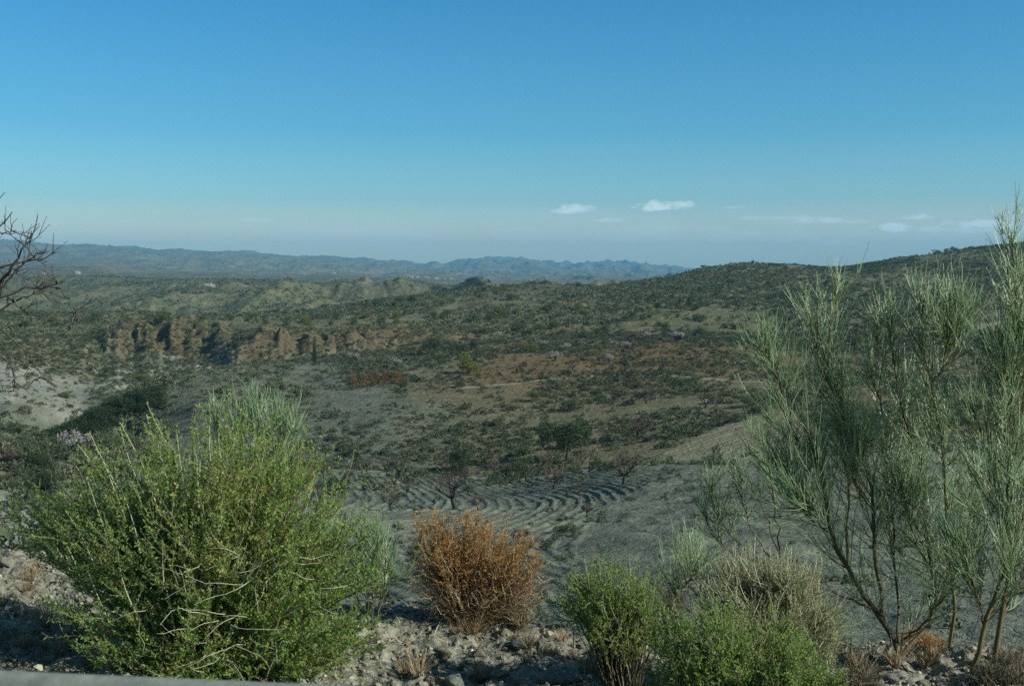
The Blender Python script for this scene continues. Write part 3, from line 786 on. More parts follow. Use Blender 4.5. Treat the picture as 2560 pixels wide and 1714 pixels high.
z6 = lambda x, y, o=0.: (664 + x / 5.489, 400 + y / 5.489, o)
z3 = lambda x, y, o=0.: (664 + x / 6.505, 180 + y / 6.505, o)
D6 = 8.7
b6 = ground_at(905, 655, D6)
fx = [z6(1300, 1400), z6(1270, 1330)]
BR = [
    (fx + [z6(1215, 1230), z6(1195, 1170), z6(1110, 1100, -.05), z6(1050, 980, -.1), z6(1000, 890, -.1), z6(915, 780, -.15), z6(905, 640, -.1), z6(885, 480), z6(850, 340), z6(800, 210), z6(740, 20), z3(700, 1250), z3(690, 1050)], .030, .004, 1.6),
    ([z6(1195, 1180), z6(1175, 1000, .1), z6(1155, 880, .1), z6(1150, 600, .1), z6(1140, 430, .1), z6(1090, 280, .1), z6(1000, 130, .1), z6(950, 0, .1), z3(1060, 1250, .1), z3(1070, 1000, .1), z3(1110, 800, .1), z3(1150, 650, .1)], .022, .003, 2.3),
    ([z6(1010, 900, .1), z6(1008, 700, .1), z6(1010, 500, .1), z6(1000, 250, .12), z6(975, 0, .1), z3(1000, 1250, .1), z3(985, 1000, .1), z3(1020, 780, .05)], .017, .003, 1.5),
    (fx + [z6(1330, 1340, .1), z6(1440, 1290, .2), z6(1500, 1200, .2), z6(1490, 1080, .2), z6(1465, 900, .2), z6(1430, 650, .2), z6(1420, 400, .2), z6(1330, 150, .2), z3(1500, 1300, .2), z3(1490, 1100, .15), z3(1450, 900, .15), z3(1430, 760, .1)], .024, .003, 2.2),
    (fx + [z6(1310, 1180, .25), z6(1280, 1050, .3), z6(1260, 950, .3), z6(1255, 700, .3), z6(1230, 420, .3), z6(1225, 150, .3), z3(1350, 1250, .3), z3(1400, 1050, .3), z3(1390, 850, .3)], .016, .003, 1.5),
    ([z6(1560, 1400, .3), z6(1570, 1270, .2), z6(1600, 1180, .1), z6(1570, 900, .05), z6(1548, 640, 0), z6(1545, 400, 0), z6(1530, 200, 0), z6(1490, 0, 0), z3(1740, 1300), z3(1700, 1130), z3(1660, 980), z3(1700, 780), z3(1690, 660)], .019, .003, 2.0),
    ([z3(1740, 1330), z3(1810, 1220), z3(1840, 1120), z3(1870, 980), z3(1880, 850)], .011, .003, 1.3),
    ([z6(860, 360), z6(780, 300), z6(700, 150), z6(660, 20), z3(720, 1250), z3(640, 1080)], .010, .003, 1.0),
    (fx + [z6(1215, 1240), z6(1190, 1170), z6(1110, 1120, -.1), z6(1000, 1090, -.2), z6(910, 1040, -.25)], .020, .006, .15),
    ([z6(900, 720), z6(800, 640), z6(740, 540), z6(700, 440), z6(640, 330)], .009, .003, 1.2),
    ([z6(1490, 1080, .2), z6(1560, 950, .3), z6(1650, 800, .35), z6(1690, 600, .35), z6(1680, 430, .3)], .012, .003, 1.4),
    ([z6(1465, 900, .2), z6(1380, 780, .1), z6(1330, 620, 0), z6(1300, 450, 0)], .010, .003, 1.3),
    (fx + [z6(1400, 1260, -.1), z6(1480, 1140, -.2), z6(1540, 1060, -.2)], .016, .005, .4),
    ([z6(905, 640), z6(840, 600, -.1), z6(760, 600, -.2), z6(690, 560, -.2)], .008, .003, 1.0),
    ([z6(1150, 600, .1), z6(1060, 520, 0), z6(1040, 380, 0), z6(1060, 200, 0)], .009, .003, 1.1),
]
broom('tall_broom', b6, BR, 'tallest many-stemmed broom with silvery plumes and dark crooked trunks', D6, plume=(.15, 1), twigs=36, whips=7)
# the broom cut by the right edge
D7 = 8.2
b7 = ground_at(982, 668, D7)
BR7 = [
    ([z6(1690, 1470), z6(1760, 1250), z6(1800, 1100), z6(1890, 900, -.1), z6(1960, 700, -.1), z6(2040, 420, -.1), z6(2070, 200)], .026, .004, 1.3),
    ([z6(1810, 1440), z6(1850, 1200), z6(1900, 950), z6(1920, 860), z6(1890, 750), z6(1880, 500), z6(1895, 200), z6(1905, 0), z3(2290, 1250), z3(2300, 1000), z3(2285, 760), z3(2280, 560), z3(2265, 380), z3(2245, 250)], .026, .003, 2.6),
    ([z6(1890, 750), z6(1850, 600), z6(1800, 450), z6(1770, 420)], .010, .004, .5),
    ([z6(1880, 420), z6(1800, 260), z6(1720, 120), z6(1640, 30)], .009, .003, 1.0),
    ([z6(1895, 200), z6(1990, 60), z3(2330, 1150), z3(2370, 950)], .010, .003, 1.4),
    ([z6(1900, 100), z6(1830, -60), z3(2240, 1150), z3(2180, 1050)], .008, .003, 1.0),
    ([z6(1850, 1200), z6(1950, 1000), z6(2040, 880)], .016, .005, .8),
    ([z6(1760, 1250), z6(1700, 1000), z6(1640, 880), z6(1600, 760)], .010, .003, 1.1),
]
broom('edge_broom', b7, BR7, 'broom cut by the right edge, one slender plume rising highest into the sky', D7, plume=(.15, 1), twigs=34, whips=7)
# the slight broom to the left of it
D8 = 9.6
b8 = ground_at(778, 640, D8)
BR8 = [
    ([z6(640, 860), z6(620, 620), z6(590, 450), z6(555, 300), z6(530, 150)], .013, .003, 1.1),
    ([z6(600, 900), z6(440, 640), z6(435, 480), z6(400, 330)], .010, .003, 1.1),
    ([z6(560, 900), z6(380, 760), z6(280, 600), z6(240, 440)], .010, .003, 1.4),
    ([z6(620, 900), z6(420, 860), z6(300, 770), z6(200, 600)], .009, .003, 1.3),
    ([z6(640, 880), z6(560, 640), z6(500, 500), z6(460, 420)], .008, .003, .5),
]
broom('slight_broom', b8, BR8, 'thin blue-green broom left of the tallest one, with wispy upright rods', D8, plume=(.3, 1), twigs=10, whips=7, tl=(.15, .45))
# brooms around the big saltbush
D9 = 11.5
z5 = lambda x, y, o=0.: (280 + x / 5.489, 400 + y / 5.489, o)
z1 = lambda x, y, o=0.: (x / 6.505, 180 + y / 6.505, o)
b9 = ground_at(272, 560, D9)
BR9 = [
    ([(270, 560, 0), (268, 500, 0), (265, 475, 0), (258, 440, 0), (252, 410, 0)], .012, .003, 1.5),
    ([(271, 560, 0), (272, 500, 0), (275, 450, 0), (276, 416, 0)], .012, .003, 1.5),
    ([(273, 560, 0), (278, 490, 0), (288, 450, 0), (296, 422, 0)], .011, .003, 1.2),
    ([(270, 550, 0), (258, 490, 0), (242, 450, 0), (228, 422, 0)], .010, .003, 1.0),
    ([(268, 550, 0), (250, 490, 0), (228, 450, .2), (208, 416, .2)], .009, .003, .7),
    ([(271, 560, 0), (266, 485, 0), (257, 448, 0), (245, 418, .1)], .009, .003, 1.0),
]
broom('fan_broom', b9, BR9, 'fan-shaped broom of stiff pale rushes rising behind the largest bush', D9, plume=(.5, 1), twigs=13, whips=7, wl=(.2, .5), tl=(.2, .5), spread=.38, wr=.0030)
D10 = 8.6
b10 = ground_at(372, 628, D10)
BR10 = [
    ([(372, 628, 0), (374, 585, 0), (376, 562, 0), (378, 545, 0)], .010, .003, 1.2),
    ([(370, 628, 0), (364, 580, 0), (360, 555, 0), (355, 538, 0)], .010, .003, 1.3),
    ([(368, 628, 0), (352, 580, .1), (342, 560, .1), (334, 542, .1)], .009, .003, 1.0),
    ([(374, 628, 0), (384, 600, 0), (386, 570, 0), (385, 545, 0)], .008, .003, .7),
]
broom('dark_broom', b10, BR10, 'soft dark green broom leaning on the right flank of the largest bush', D10, plume=(.3, 1), twigs=13, whips=8, wl=(.12, .3), spread=.4, tl=(.15, .4))
# a sprawling broom under the half-dry bush
D11 = 9.8
b11 = ground_at(600, 632, D11)
BR11 = [([(600, 632, 0), (588, 622, -.1), (574, 620, -.2), (560, 622, -.3)], .008, .003, 1.0), ([(602, 632, 0), (592, 612, 0), (580, 604, 0), (566, 606, 0)], .008, .003, 1.0),
        ([(604, 630, 0), (612, 606, 0), (616, 590, 0)], .008, .003, .8)]
broom('low_broom', b11, BR11, 'low dark broom drooping between the rust bush and the small green bush', D11, plume=(.2, 1), twigs=12, whips=8, wl=(.12, .3), droop=.25)
b12 = ground_at(690, 600, 10.4)
BR12 = [([(692, 612, 0), (688, 590, 0), (690, 575, 0), (700, 560, 0)], .008, .003, 1.0), ([(690, 612, 0), (680, 595, 0), (684, 582, -.1), (704, 576, -.1)], .008, .003, .9), ([(690, 610, 0), (676, 600, 0), (672, 588, 0)], .007, .003, .6)]
broom('arching_broom', b12, BR12, 'small silvery broom arching over behind the small green bush', 10.4, plume=(.2, 1), twigs=18, whips=8, wl=(.12, .35))

# ------------------------------------------------------------------ bare tree entering from the left edge
DT = 9.5
def twigtree(name, base, branches, label, cat, d, mat, twigs=10, tl=(.06, .22)):
    root = empty(name, base); tag(root, label, cat)
    for bi, (pts, r0, r1, tf) in enumerate(branches):
        w = np.array([at(px, py, d + yo) for (px, py, yo) in pts]) - base
        S = resample(w, 16); S[1:-1] += rng.normal(size=(14, 3)) * .012
        g = Geo(); g.tubes(S[None], np.linspace(r0, r1, 16)[None], 6, rng.uniform(.3, .9))
        n = int(twigs * tf)
        if n:
            p, tg = sample_on(S[None], np.zeros(n, int), rng.uniform(.3, 1, n))
            T = grow(p, unit(tg + rng.normal(size=(n, 3)) * .7 + np.array([0, 0, .15])), rng.uniform(*tl, n), 7, .02, .16)
            g.tubes(T, np.linspace(.0055, .0022, 7)[None] * np.ones((n, 1)), 4, rng.uniform(.2, 1, n))
            n2 = n * 3; i2 = np.repeat(np.arange(n), 3)
            p2, t2 = sample_on(T, i2, rng.uniform(.3, .95, n2))
            T2 = grow(p2, unit(t2 + rng.normal(size=(n2, 3)) * .6), rng.uniform(.05, .2, n2), 5, .05, .15)
            g.tubes(T2, np.linspace(.0034, .0020, 5)[None] * np.ones((n2, 1)), 3, rng.uniform(.2, 1, n2))
        obj('trunk' if bi == 0 else 'branch', g.mesh('branch', mat, True), root)
    return root
bt = ground_at(-95, 600, DT)
BRT = [
    ([(-95, 612, 0), (-92, 560, 0), (-80, 480, 0), (-70, 400, 0), (-62, 330, 0)], .085, .045, 0),
    ([(-62, 340, 0)] + [z1(-150, 900), z1(0, 660), z1(90, 560), z1(170, 430), z1(205, 330)], .03, .004, 1.2),
    ([(-68, 390, 0)] + [z1(-100, 600, .1), z1(60, 545, .1), z1(200, 530, .1), z1(300, 510, .1), z1(360, 465, .1)], .024, .004, .8),
    ([(-70, 400, 0)] + [z1(-100, 770), z1(60, 738), z1(200, 690), z1(350, 688), z1(412, 660)], .026, .004, .9),
    ([z1(330, 690), z1(400, 712), z1(445, 745), z1(480, 830), z1(487, 905)], .008, .003, .3),
    ([z1(478, 825), z1(510, 880), z1(545, 940)], .005, .002, .1),
    ([(-80, 470, 0)] + [z1(-160, 900, -.1), z1(-30, 900, -.1), z1(50, 1000, -.1), z1(110, 1080, -.1), z1(200, 1140, -.1), z1(300, 1160, -.1)], .026, .004, .9),
    ([z1(195, 1138, -.1), z1(230, 1210, -.1), z1(262, 1285, -.1)], .006, .002, .3),
    ([z1(200, 1145, -.1), z1(185, 1200, -.1), z1(165, 1255, -.1)], .005, .002, .2),
    ([(-62, 330, 0)] + [z1(-150, 450), z1(-20, 340), z1(40, 250), z1(80, 205)], .02, .004, .8),
    ([z1(-60, 380), z1(0, 345), z1(60, 345), z1(100, 320)], .010, .003, .4),
    ([(-66, 360, 0)] + [z1(-120, 250, .1), z1(-40, 160, .1), z1(30, 80, .1)], .014, .003, .6),
    ([z1(-60, 760, -.1), z1(0, 700, -.1), z1(100, 600, -.1), z1(180, 500, -.1), z1(265, 475, -.1)], .013, .003, .9),
    ([z1(60, 740), z1(110, 820), z1(200, 880), z1(285, 900)], .010, .003, .5),
    ([z1(-80, 960, .1), z1(0, 860, .1), z1(90, 780, .1), z1(200, 760, .1), z1(290, 700, .1)], .012, .003, .8),
    ([z1(-100, 1060, .1), z1(20, 1120, .1), z1(120, 1290, .1), z1(60, 1380, .1)], .010, .003, .5),
]
twigtree('bare_tree', bt, BRT, 'leafless tree reaching dark bare branches in from the left edge', 'tree', DT, M_BARK, 12)

# ------------------------------------------------------------------ stones
def stone_mat(name, c0, c1, c2):
    m, nt, out = newmat(name)
    tc = nt.nodes.new('ShaderNodeTexCoord')
    oi = nt.nodes.new('ShaderNodeObjectInfo')
    n1 = noise(nt, tc.outputs['Object'], 3.0, 5, .6); n2 = noise(nt, tc.outputs['Object'], 14, 4, .65)
    c = ramp(nt, mathn(nt, 'ADD', mathn(nt, 'MULTIPLY', n1, .75), mathn(nt, 'MULTIPLY', oi.outputs['Random'], .3)), [(.3, c0), (.52, c1), (.75, c2)])
    c = mixc(nt, mathn(nt, 'MULTIPLY', n2, .5), c, mixc(nt, 1.0, c, (.55, .55, .5), 'MULTIPLY'))
    b = nt.nodes.new('ShaderNodeBsdfPrincipled'); b.inputs['Roughness'].default_value = .9; b.inputs['Specular IOR Level'].default_value = .2
    nt.links.new(c, b.inputs['Base Color'])
    bp = nt.nodes.new('ShaderNodeBump'); bp.inputs['Strength'].default_value = .7; bp.inputs['Distance'].default_value = .06
    nt.links.new(n2, bp.inputs['Height']); nt.links.new(bp.outputs[0], b.inputs['Normal'])
    nt.links.new(b.outputs[0], out.inputs[0])
    return m
M_STONE = stone_mat('stone', (.20, .165, .12), (.27, .265, .215), (.46, .44, .36))
M_STONEB = stone_mat('blue_stone', (.15, .17, .17), (.25, .27, .265), (.36, .37, .35))
import bmesh
def ico(sub):
    bm = bmesh.new(); bmesh.ops.create_icosphere(bm, subdivisions=sub, radius=1)
    bm.verts.ensure_lookup_table()
    V = np.array([v.co[:] for v in bm.verts]); Fc = np.array([[v.index for v in f.verts] for f in bm.faces]); bm.free()
    return V, Fc
ICO3, ICO1 = ico(3), ico(1)
def stone_mesh(seed, mat, flat=.65):
    r = np.random.default_rng(seed)
    V, Fc = ICO3; V = V.copy()
    # chop with random planes so that it has broken faces, then roughen
    for _ in range(9):
        n = unit(r.normal(size=3)); h = r.uniform(.45, .85)
        s = V @ n; V -= np.clip(s - h, 0, None)[:, None] * n
    V *= 1 + .10 * (fbm(V[:, 0] * 2.5 + V[:, 2] * 1.7 + seed, V[:, 1] * 2.5 - V[:, 2] * 1.3, seed, 3))[:, None]
    V *= np.array([1, r.uniform(.65, .95), flat * r.uniform(.75, 1.1)])
    return mesh('stone', V, [Fc], mat)
SM = [stone_mesh(300 + i, M_STONE) for i in range(8)]
SMB = [stone_mesh(330 + i, M_STONEB, .55) for i in range(3)]
def put_stone(me, px, py, size, label, group=None, d=None, tilt=.35):
    p = hit(px, py, 6.0) if d is None else ground_at(px, py, d)
    o = obj('stone', me); s = size
    o.location = (p[0], p[1], p[2] + s * .12); o.scale = (s, s, s)
    o.rotation_euler = (rng.normal(0, tilt), rng.normal(0, tilt), rng.uniform(0, 2 * PI))
    return tag(o, label, 'stone', group)
def px5(x, y): return 280 + x / 5.489, 400 + y / 5.489
for (me, zx, zy, s, lab) in [
    (SM[0], 1105, 1530, .095, 'rounded pale boulder at the bottom edge, in the middle of the rubble'),
    (SMB[0], 1560, 1540, .16, 'largest bluish boulder half in shade under the small green bush'),
    (SMB[1], 960, 1555, .10, 'flat grey stone left of the rounded pale boulder'),
    (SMB[2], 1320, 1340, .085, 'bluish flat stone lying on the crest of the rubble bank'),
    (SM[1], 1235, 1290, .10, 'pale broken block on the crest behind the bluish flat stone'),
    (SM[2], 1205, 1500, .075, 'dark angular stone just right of the rounded pale boulder'),
    (SM[3], 905, 1405, .075, 'tan wedge-shaped stone on the left of the rubble'),
    (SM[4], 1090, 1395, .07, 'pale lump of rubble under the rust bush'),
    (SM[5], 1420, 1360, .08, 'greyish slab on the crest right of the bluish flat stone'),
    (SM[6], 745, 1370, .030, 'small white stone in the shaded hollow by the largest bush')]:
    x, y = px5(zx, zy); put_stone(me, x, y, s, lab)
for (me, zx, zy, s, lab) in [
    (SM[7], 90, 1170, .11, 'tan boulder among the gravel left of the largest bush'),
    (SM[0], 30, 1310, .12, 'grey boulder by the left edge just above the rail'),
    (SM[2], 190, 1270, .09, 'grey stone at the foot of the largest bush, left side'),
    (SM[3], 40, 900, .09, 'pale stone on the gravel rim under the left edge'),
    (SM[5], 150, 1075, .06, 'small orange-tinted stone above the tan boulder')]:
    x, y = zx / 5.489, 400 + zy / 5.489; put_stone(me, x, y, s, lab)
for (me, zx, zy, s, lab) in [
    (SM[4], 1420, 1555, .07, 'pale stone below the trunks of the tallest broom, on the bottom edge'),
    (SMB[1], 1250, 1540, .08, 'flat grey stone on the gravel before the tallest broom')]:
    x, y = 664 + zx / 5.489, 400 + zy / 5.489; put_stone(me, x, y, s, lab)
# loose stones and the gravel between them
def verge_points(n, y0, y1, a0, a1):
    y = rng.uniform(y0, y1, n); a = rng.uniform(a0, a1, n); x = a * y
    return x, y, height(x, y)
n = 0
while n < 190:
    zone = rng.random()
    px = rng.uniform(385, 720) if zone < .62 else (rng.uniform(-5, 120) if zone < .84 else rng.uniform(835, 1030))
    py = rng.uniform(560, 690)
    a, t = ray(px, py); p = hit(px, py, 6.2)
    if p[1] > 10.6: continue
    o = obj('stone', SM[n % 8] if n % 5 else SMB[n % 3])
    s = .016 + .030 * rng.random() ** 2.2
    o.location = (p[0], p[1], p[2] + s * .15); o.scale = (s, s * rng.uniform(.8, 1.2), s)
    o.rotation_euler = (rng.normal(0, .5), rng.normal(0, .5), rng.uniform(0, 6.28))
    tag(o, 'small loose stone in the pale rubble of the verge', 'stone', 'loose stones of the verge'); n += 1
x, y, z = verge_points(17000, 6.3, 11.0, -.56, .56)
V0, F0 = ICO1
r_ = rng
s = .005 + .022 * r_.random(len(x)) ** 3
Q = unit(r_.normal(size=(len(x), 3)))
sc = r_.uniform(.5, 1.25, (len(x), 1, 3))
jit = 1 + r_.normal(0, .16, (len(x), len(V0), 1))
VV = V0[None] * sc * jit * s[:, None, None]
# turn each pebble about a random axis
th = r_.uniform(0, PI, len(x)); K = Q
VV = VV * np.cos(th)[:, None, None] + np.cross(np.broadcast_to(K[:, None], VV.shape), VV) * np.sin(th)[:, None, None] + K[:, None] * (VV @ K[:, :, None]) * (1 - np.cos(th))[:, None, None]
VV += np.stack([x, y, z + s * .2], 1)[:, None]
FF = (F0[None] + (np.arange(len(x)) * len(V0))[:, None, None]).reshape(-1, 3)
M_GRAVEL = leafmat('gravel', [(0, (.09, .095, .08)), (.3, (.21, .16, .11)), (.5, (.22, .22, .18)), (.8, (.38, .365, .30)), (1, (.58, .56, .50))], 0, .9, .15)
# dry litter between the plants: broken stalks lying on the ground
xl, yl, zl = verge_points(2600, 6.4, 10.8, -.56, .56)
kl = vnoise(xl / .7, yl / .7, 141) > .42
xl, yl, zl = xl[kl], yl[kl], zl[kl]
al = rng.uniform(0, 2 * PI, len(xl)); ll = rng.uniform(.03, .16, len(xl))
D0 = np.stack([np.cos(al), np.sin(al), rng.normal(.12, .25, len(xl))], 1)
gl = Geo(); gl.tubes(grow(np.stack([xl, yl, zl + .012], 1), D0, ll, 4, -.02, .18), np.linspace(.0024, .0012, 4)[None] * np.ones((len(xl), 1)), 3, rng.random(len(xl)) ** .8)
tag(obj('dry_litter', gl.mesh('dry_litter', M_RUSTSTEM)), kind='stuff')
tag(obj('gravel', mesh('gravel', VV.reshape(-1, 3), [FF], M_GRAVEL, {'var': ('FACE', 'FLOAT', np.repeat(r_.random(len(x)) ** 1.4, len(F0)))})), kind='stuff')
# small dry grass tufts rooted among the stones
def tuft_mesh(seed):
    k = np.random.default_rng(seed); n = 70
    a = k.uniform(0, 2 * PI, n); sp_t = k.uniform(.1, .9, n)
    g = Geo(); P = grow(np.stack([np.cos(a), np.sin(a), np.zeros(n)], 1) * .012, np.stack([np.cos(a) * sp_t, np.sin(a) * sp_t, np.ones(n)], 1), k.uniform(.05, .17, n), 5, -.05, .1)
    g.tubes(P, np.linspace(.0016, .0007, 5)[None] * np.ones((n, 1)), 3, k.uniform(.4, 1, n))
    return g.mesh('grass_tuft', M_RUSTSTEM)
TM = [tuft_mesh(700 + i) for i in range(3)]
nt_t = 0
while nt_t < 34:
    px, py = (rng.uniform(385, 720), rng.uniform(615, 685)) if rng.random() < .55 else ((rng.uniform(0, 110), rng.uniform(565, 660)) if rng.random() < .6 else (rng.uniform(835, 1024), rng.uniform(655, 685)))
    p = hit(px, py, 6.2)
    if p[1] > 10.6: continue
    o = obj('grass_tuft', TM[nt_t % 3]); o.location = tuple(p); sc_t = rng.uniform(.7, 1.6); o.scale = (sc_t, sc_t, sc_t); o.rotation_euler = (0, 0, rng.uniform(0, 6.28))
    tag(o, 'small straw-coloured grass tuft among the stones of the verge', 'grass tuft', 'dry grass tufts of the verge'); nt_t += 1
# fallen dry sticks on the rubble
STK = [((820, 1360), (900, 1200), .012), ((1320, 1240), (1180, 1260), .006), ((560, 1340), (690, 1350), .006)]
labs = ['long pale stick leaning on the rubble below the rust bush', 'straw-coloured stick on the crest behind the rubble', 'short curved twig lying at the right foot of the largest bush']
for (p0, p1, r), lab in zip(STK, labs):
    a_ = hit(*px5(*p0), 6.2); b_ = hit(*px5(*p1), 6.2); mid = (a_ + b_) / 2 + np.array([0, 0, .05]); a_[2] += .01; b_[2] += .03
    S = resample(np.array([a_, mid, b_]), 10); S[1:-1] += rng.normal(size=(8, 3)) * .006
    g = Geo(); g.tubes(S[None] - a_, np.linspace(r, r * .5, 10)[None] * .55, 5, .8)
    o = obj('stick', g.mesh('stick', M_STEM, True)); o.location = a_
    tag(o, lab, 'stick')

# ------------------------------------------------------------------ grey rail at the bottom left
def rail():
    m, nt, out = newmat('galvanised_steel')
    tc = nt.nodes.new('ShaderNodeTexCoord')
    b = nt.nodes.new('ShaderNodeBsdfPrincipled'); b.inputs['Metallic'].default_value = .1; b.inputs['Roughness'].default_value = .55
    nt.links.new(ramp(nt, noise(nt, tc.outputs['Object'], 26, 6, .7), [(.3, (.16, .175, .165)), (.55, (.24, .26, .245)), (.75, (.32, .345, .32))]), b.inputs['Base Color'])
    nt.links.new(b.outputs[0], out.inputs[0])
    p0 = at(-20, 665.5, 2.02); p1 = at(420, 684.5, 1.93)
    dv = (p1 - p0); dv /= np.linalg.norm(dv)
    c = p0
    root = empty('guardrail', c)
    tag(root, 'blurred grey metal rail crossing the bottom left corner', 'guardrail')
    # corrugated beam: profile (out towards the viewer, up)
    prof = [(.0, -.012), (.006, -.003), (.016, 0), (.026, -.004), (.034, -.018), (.040, -.05), (.034, -.085), (.012, -.11), (.004, -.14), (.012, -.17), (.034, -.20), (.040, -.235), (.034, -.268), (.020, -.285)]
    prof = resample(np.array([(a, 0, b_) for a, b_ in prof], float), 40)
    inner = prof + np.array([-.004, 0, 0]); inner[:12, 2] -= .004
    ring = np.vstack([prof, inner[::-1]])
    side = np.array([dv[1], -dv[0], 0]); side /= np.linalg.norm(side)
    L0, L1 = -3.0, 4.2
    V = np.array([dv * l + side * q[0] + np.array([0, 0, q[2]]) for l in (L0, L1) for q in ring])
    n = len(ring); i = np.arange(n); j = (i + 1) % n
    Fq = np.stack([i, j, j + n, i + n], 1)
    obj('beam', mesh('beam', V, [Fq], m, None, True), root)
    for l in (-1.9, 2.1):
        q = dv * l - side * .06
        hx, hy, zb, zt = .035, .05, -.95, -.04
        corners = [(sx * hx, sy * hy) for sx, sy in ((-1, -1), (1, -1), (1, 1), (-1, 1))]
        V = np.array([q + dv * cx_ + side * cy_ + np.array([0, 0, zz]) for zz in (zb, zt) for cx_, cy_ in corners])
        Fh_ = np.array([[3, 2, 1, 0], [4, 5, 6, 7], [0, 1, 5, 4], [1, 2, 6, 5], [2, 3, 7, 6], [3, 0, 4, 7]])
        obj('post', mesh('post', V, [Fh_], m), root)
    return root
rail()
# ------------------------------------------------------------------ trees and scrub of the valley and hills
M_SCRUB = leafmat('scrub_leaf', [(0, (.045, .062, .038)), (.4, (.095, .12, .068)), (.75, (.165, .185, .115)), (1, (.27, .225, .15))], .25, .8, .1)
M_OLIVE = leafmat('olive_leaf', [(0, (.022, .04, .018)), (.5, (.045, .075, .03)), (1, (.085, .12, .055))], .25, .6, .2)
M_LIGHT = leafmat('light_broom', [(0, (.06, .085, .035)), (.5, (.105, .14, .06)), (1, (.17, .19, .09))], .3, .7, .1)
M_YELLOW = leafmat('yellow_broom', [(0, (.10, .11, .025)), (.5, (.18, .18, .045)), (1, (.28, .25, .08))], .3, .7, .1)
M_TWIG = leafmat('twig', [(0, (.055, .042, .036)), (.5, (.115, .09, .08)), (1, (.20, .165, .15))], 0, .8, .1)
M_BLOSSOM = leafmat('blossom', [(0, (.36, .30, .31)), (.6, (.58, .52, .53)), (1, (.74, .70, .70))], .3, .7, .1)
M_BROWN = leafmat('brown_leaf', [(0, (.07, .04, .02)), (.5, (.14, .08, .04)), (1, (.22, .13, .07))], .2, .8, .1)

def crown_points(n, lobes, fill=.45):
    """points through the volume of a crown of lobes (cx, cy, cz, rx, ry, rz)"""
    L = np.array(lobes, float); w = L[:, 3] * L[:, 4] * L[:, 5]; w /= w.sum()
    i = rng.choice(len(L), n, p=w)
    u = unit(rng.normal(size=(n, 3))); r = rng.uniform(fill, 1, n) ** .6
    return L[i, :3] + u * r[:, None] * L[i, 3:6], u

def skeleton(h, trunk_h, spread, n_limb, r0, levels=3, lean=.15):
    """forked trunk and limbs of a small tree -> list of (P, R, level)"""
    out = []
    P = grow(np.array([[0, 0, -.02 * h]]), np.array([[rng.normal(0, lean), rng.normal(0, lean), 1]]), np.array([trunk_h + .02 * h]), 6, .1, .10)
    out.append((P, np.linspace(r0 * 1.25, r0 * .8, 6)[None], 0))
    src = P; n_src = 1; r = r0 * .7; L = (h - trunk_h) * .55
    for lv in range(1, levels + 1):
        k = n_limb if lv == 1 else 4
        idx = np.repeat(np.arange(n_src), k)
        t = rng.uniform(.75, 1.0, len(idx)) if lv == 1 else rng.uniform(.3, 1.0, len(idx))
        p, tg = sample_on(src, idx, t)
        rad = rng.normal(size=(len(idx), 3)); rad[:, 2] = np.abs(rad[:, 2]) * .3
        if lv == 1:
            an = np.arange(k) / k * 2 * PI + rng.uniform(0, 1, k); rad = np.stack([np.cos(an), np.sin(an), np.full(k, .15)], 1)
        P = grow(p, unit(tg * .7 + unit(rad) * spread), L * rng.uniform(.7, 1.15, len(idx)), 6, .10, .14)
        out.append((P, np.linspace(r, r * .5, 6)[None] * rng.uniform(.75, 1.15, (len(idx), 1)), lv))
        src, n_src = P, len(idx); r *= .45; L *= .62
    return out

def almond(name, seed, blossom=0, tone=M_TWIG, dens=1.0, spread=.95):
    """unit-height bare almond: dark trunk, haze of twigs, blossom if any"""
    global rng
    keep = rng; rng = np.random.default_rng(seed)
    sk = skeleton(.92, .26, spread, 4, .038, 3)
    zm = max(P[..., 2].max() for P, R, lv in sk) + .05
    sk = [(P / zm, R / zm, lv) for P, R, lv in sk]
    root = bpy.data.objects.new(name, None); link(root)
    g = Geo()
    for P, R, lv in sk[:2]: g.tubes(P, R, 5, .3)
    obj('trunk', g.mesh('trunk', M_BARK, True), root)
    c = Geo()
    for P, R, lv in sk[2:]: c.tubes(P, R, 3, rng.uniform(.1, .7, len(P)))
    last = sk[-1][0]; n = int(len(last) * 4 * dens)
    i = rng.integers(0, len(last), n); p, tg = sample_on(last, i, rng.random(n))
    T = grow(p, unit(tg + rng.normal(size=(n, 3)) * .6), rng.uniform(.06, .16, n), 4, .1, .15)
    c.tubes(T, np.linspace(.0032, .0018, 4)[None] * np.ones((n, 1)), 3, rng.random(n))
    obj('crown', c.mesh('crown', tone), root)
    if blossom:
        b = Geo(); i = rng.integers(0, len(T), blossom); p, tg = sample_on(T, i, rng.random(blossom))
        b.leaves(p + rng.normal(size=p.shape) * .015, rng.normal(size=p.shape), .034, .034, np.clip(rng.normal(.55, .25, blossom), 0, 1))
        obj('blossom', b.mesh('blossom', M_BLOSSOM), root)
    rng = keep
    return root

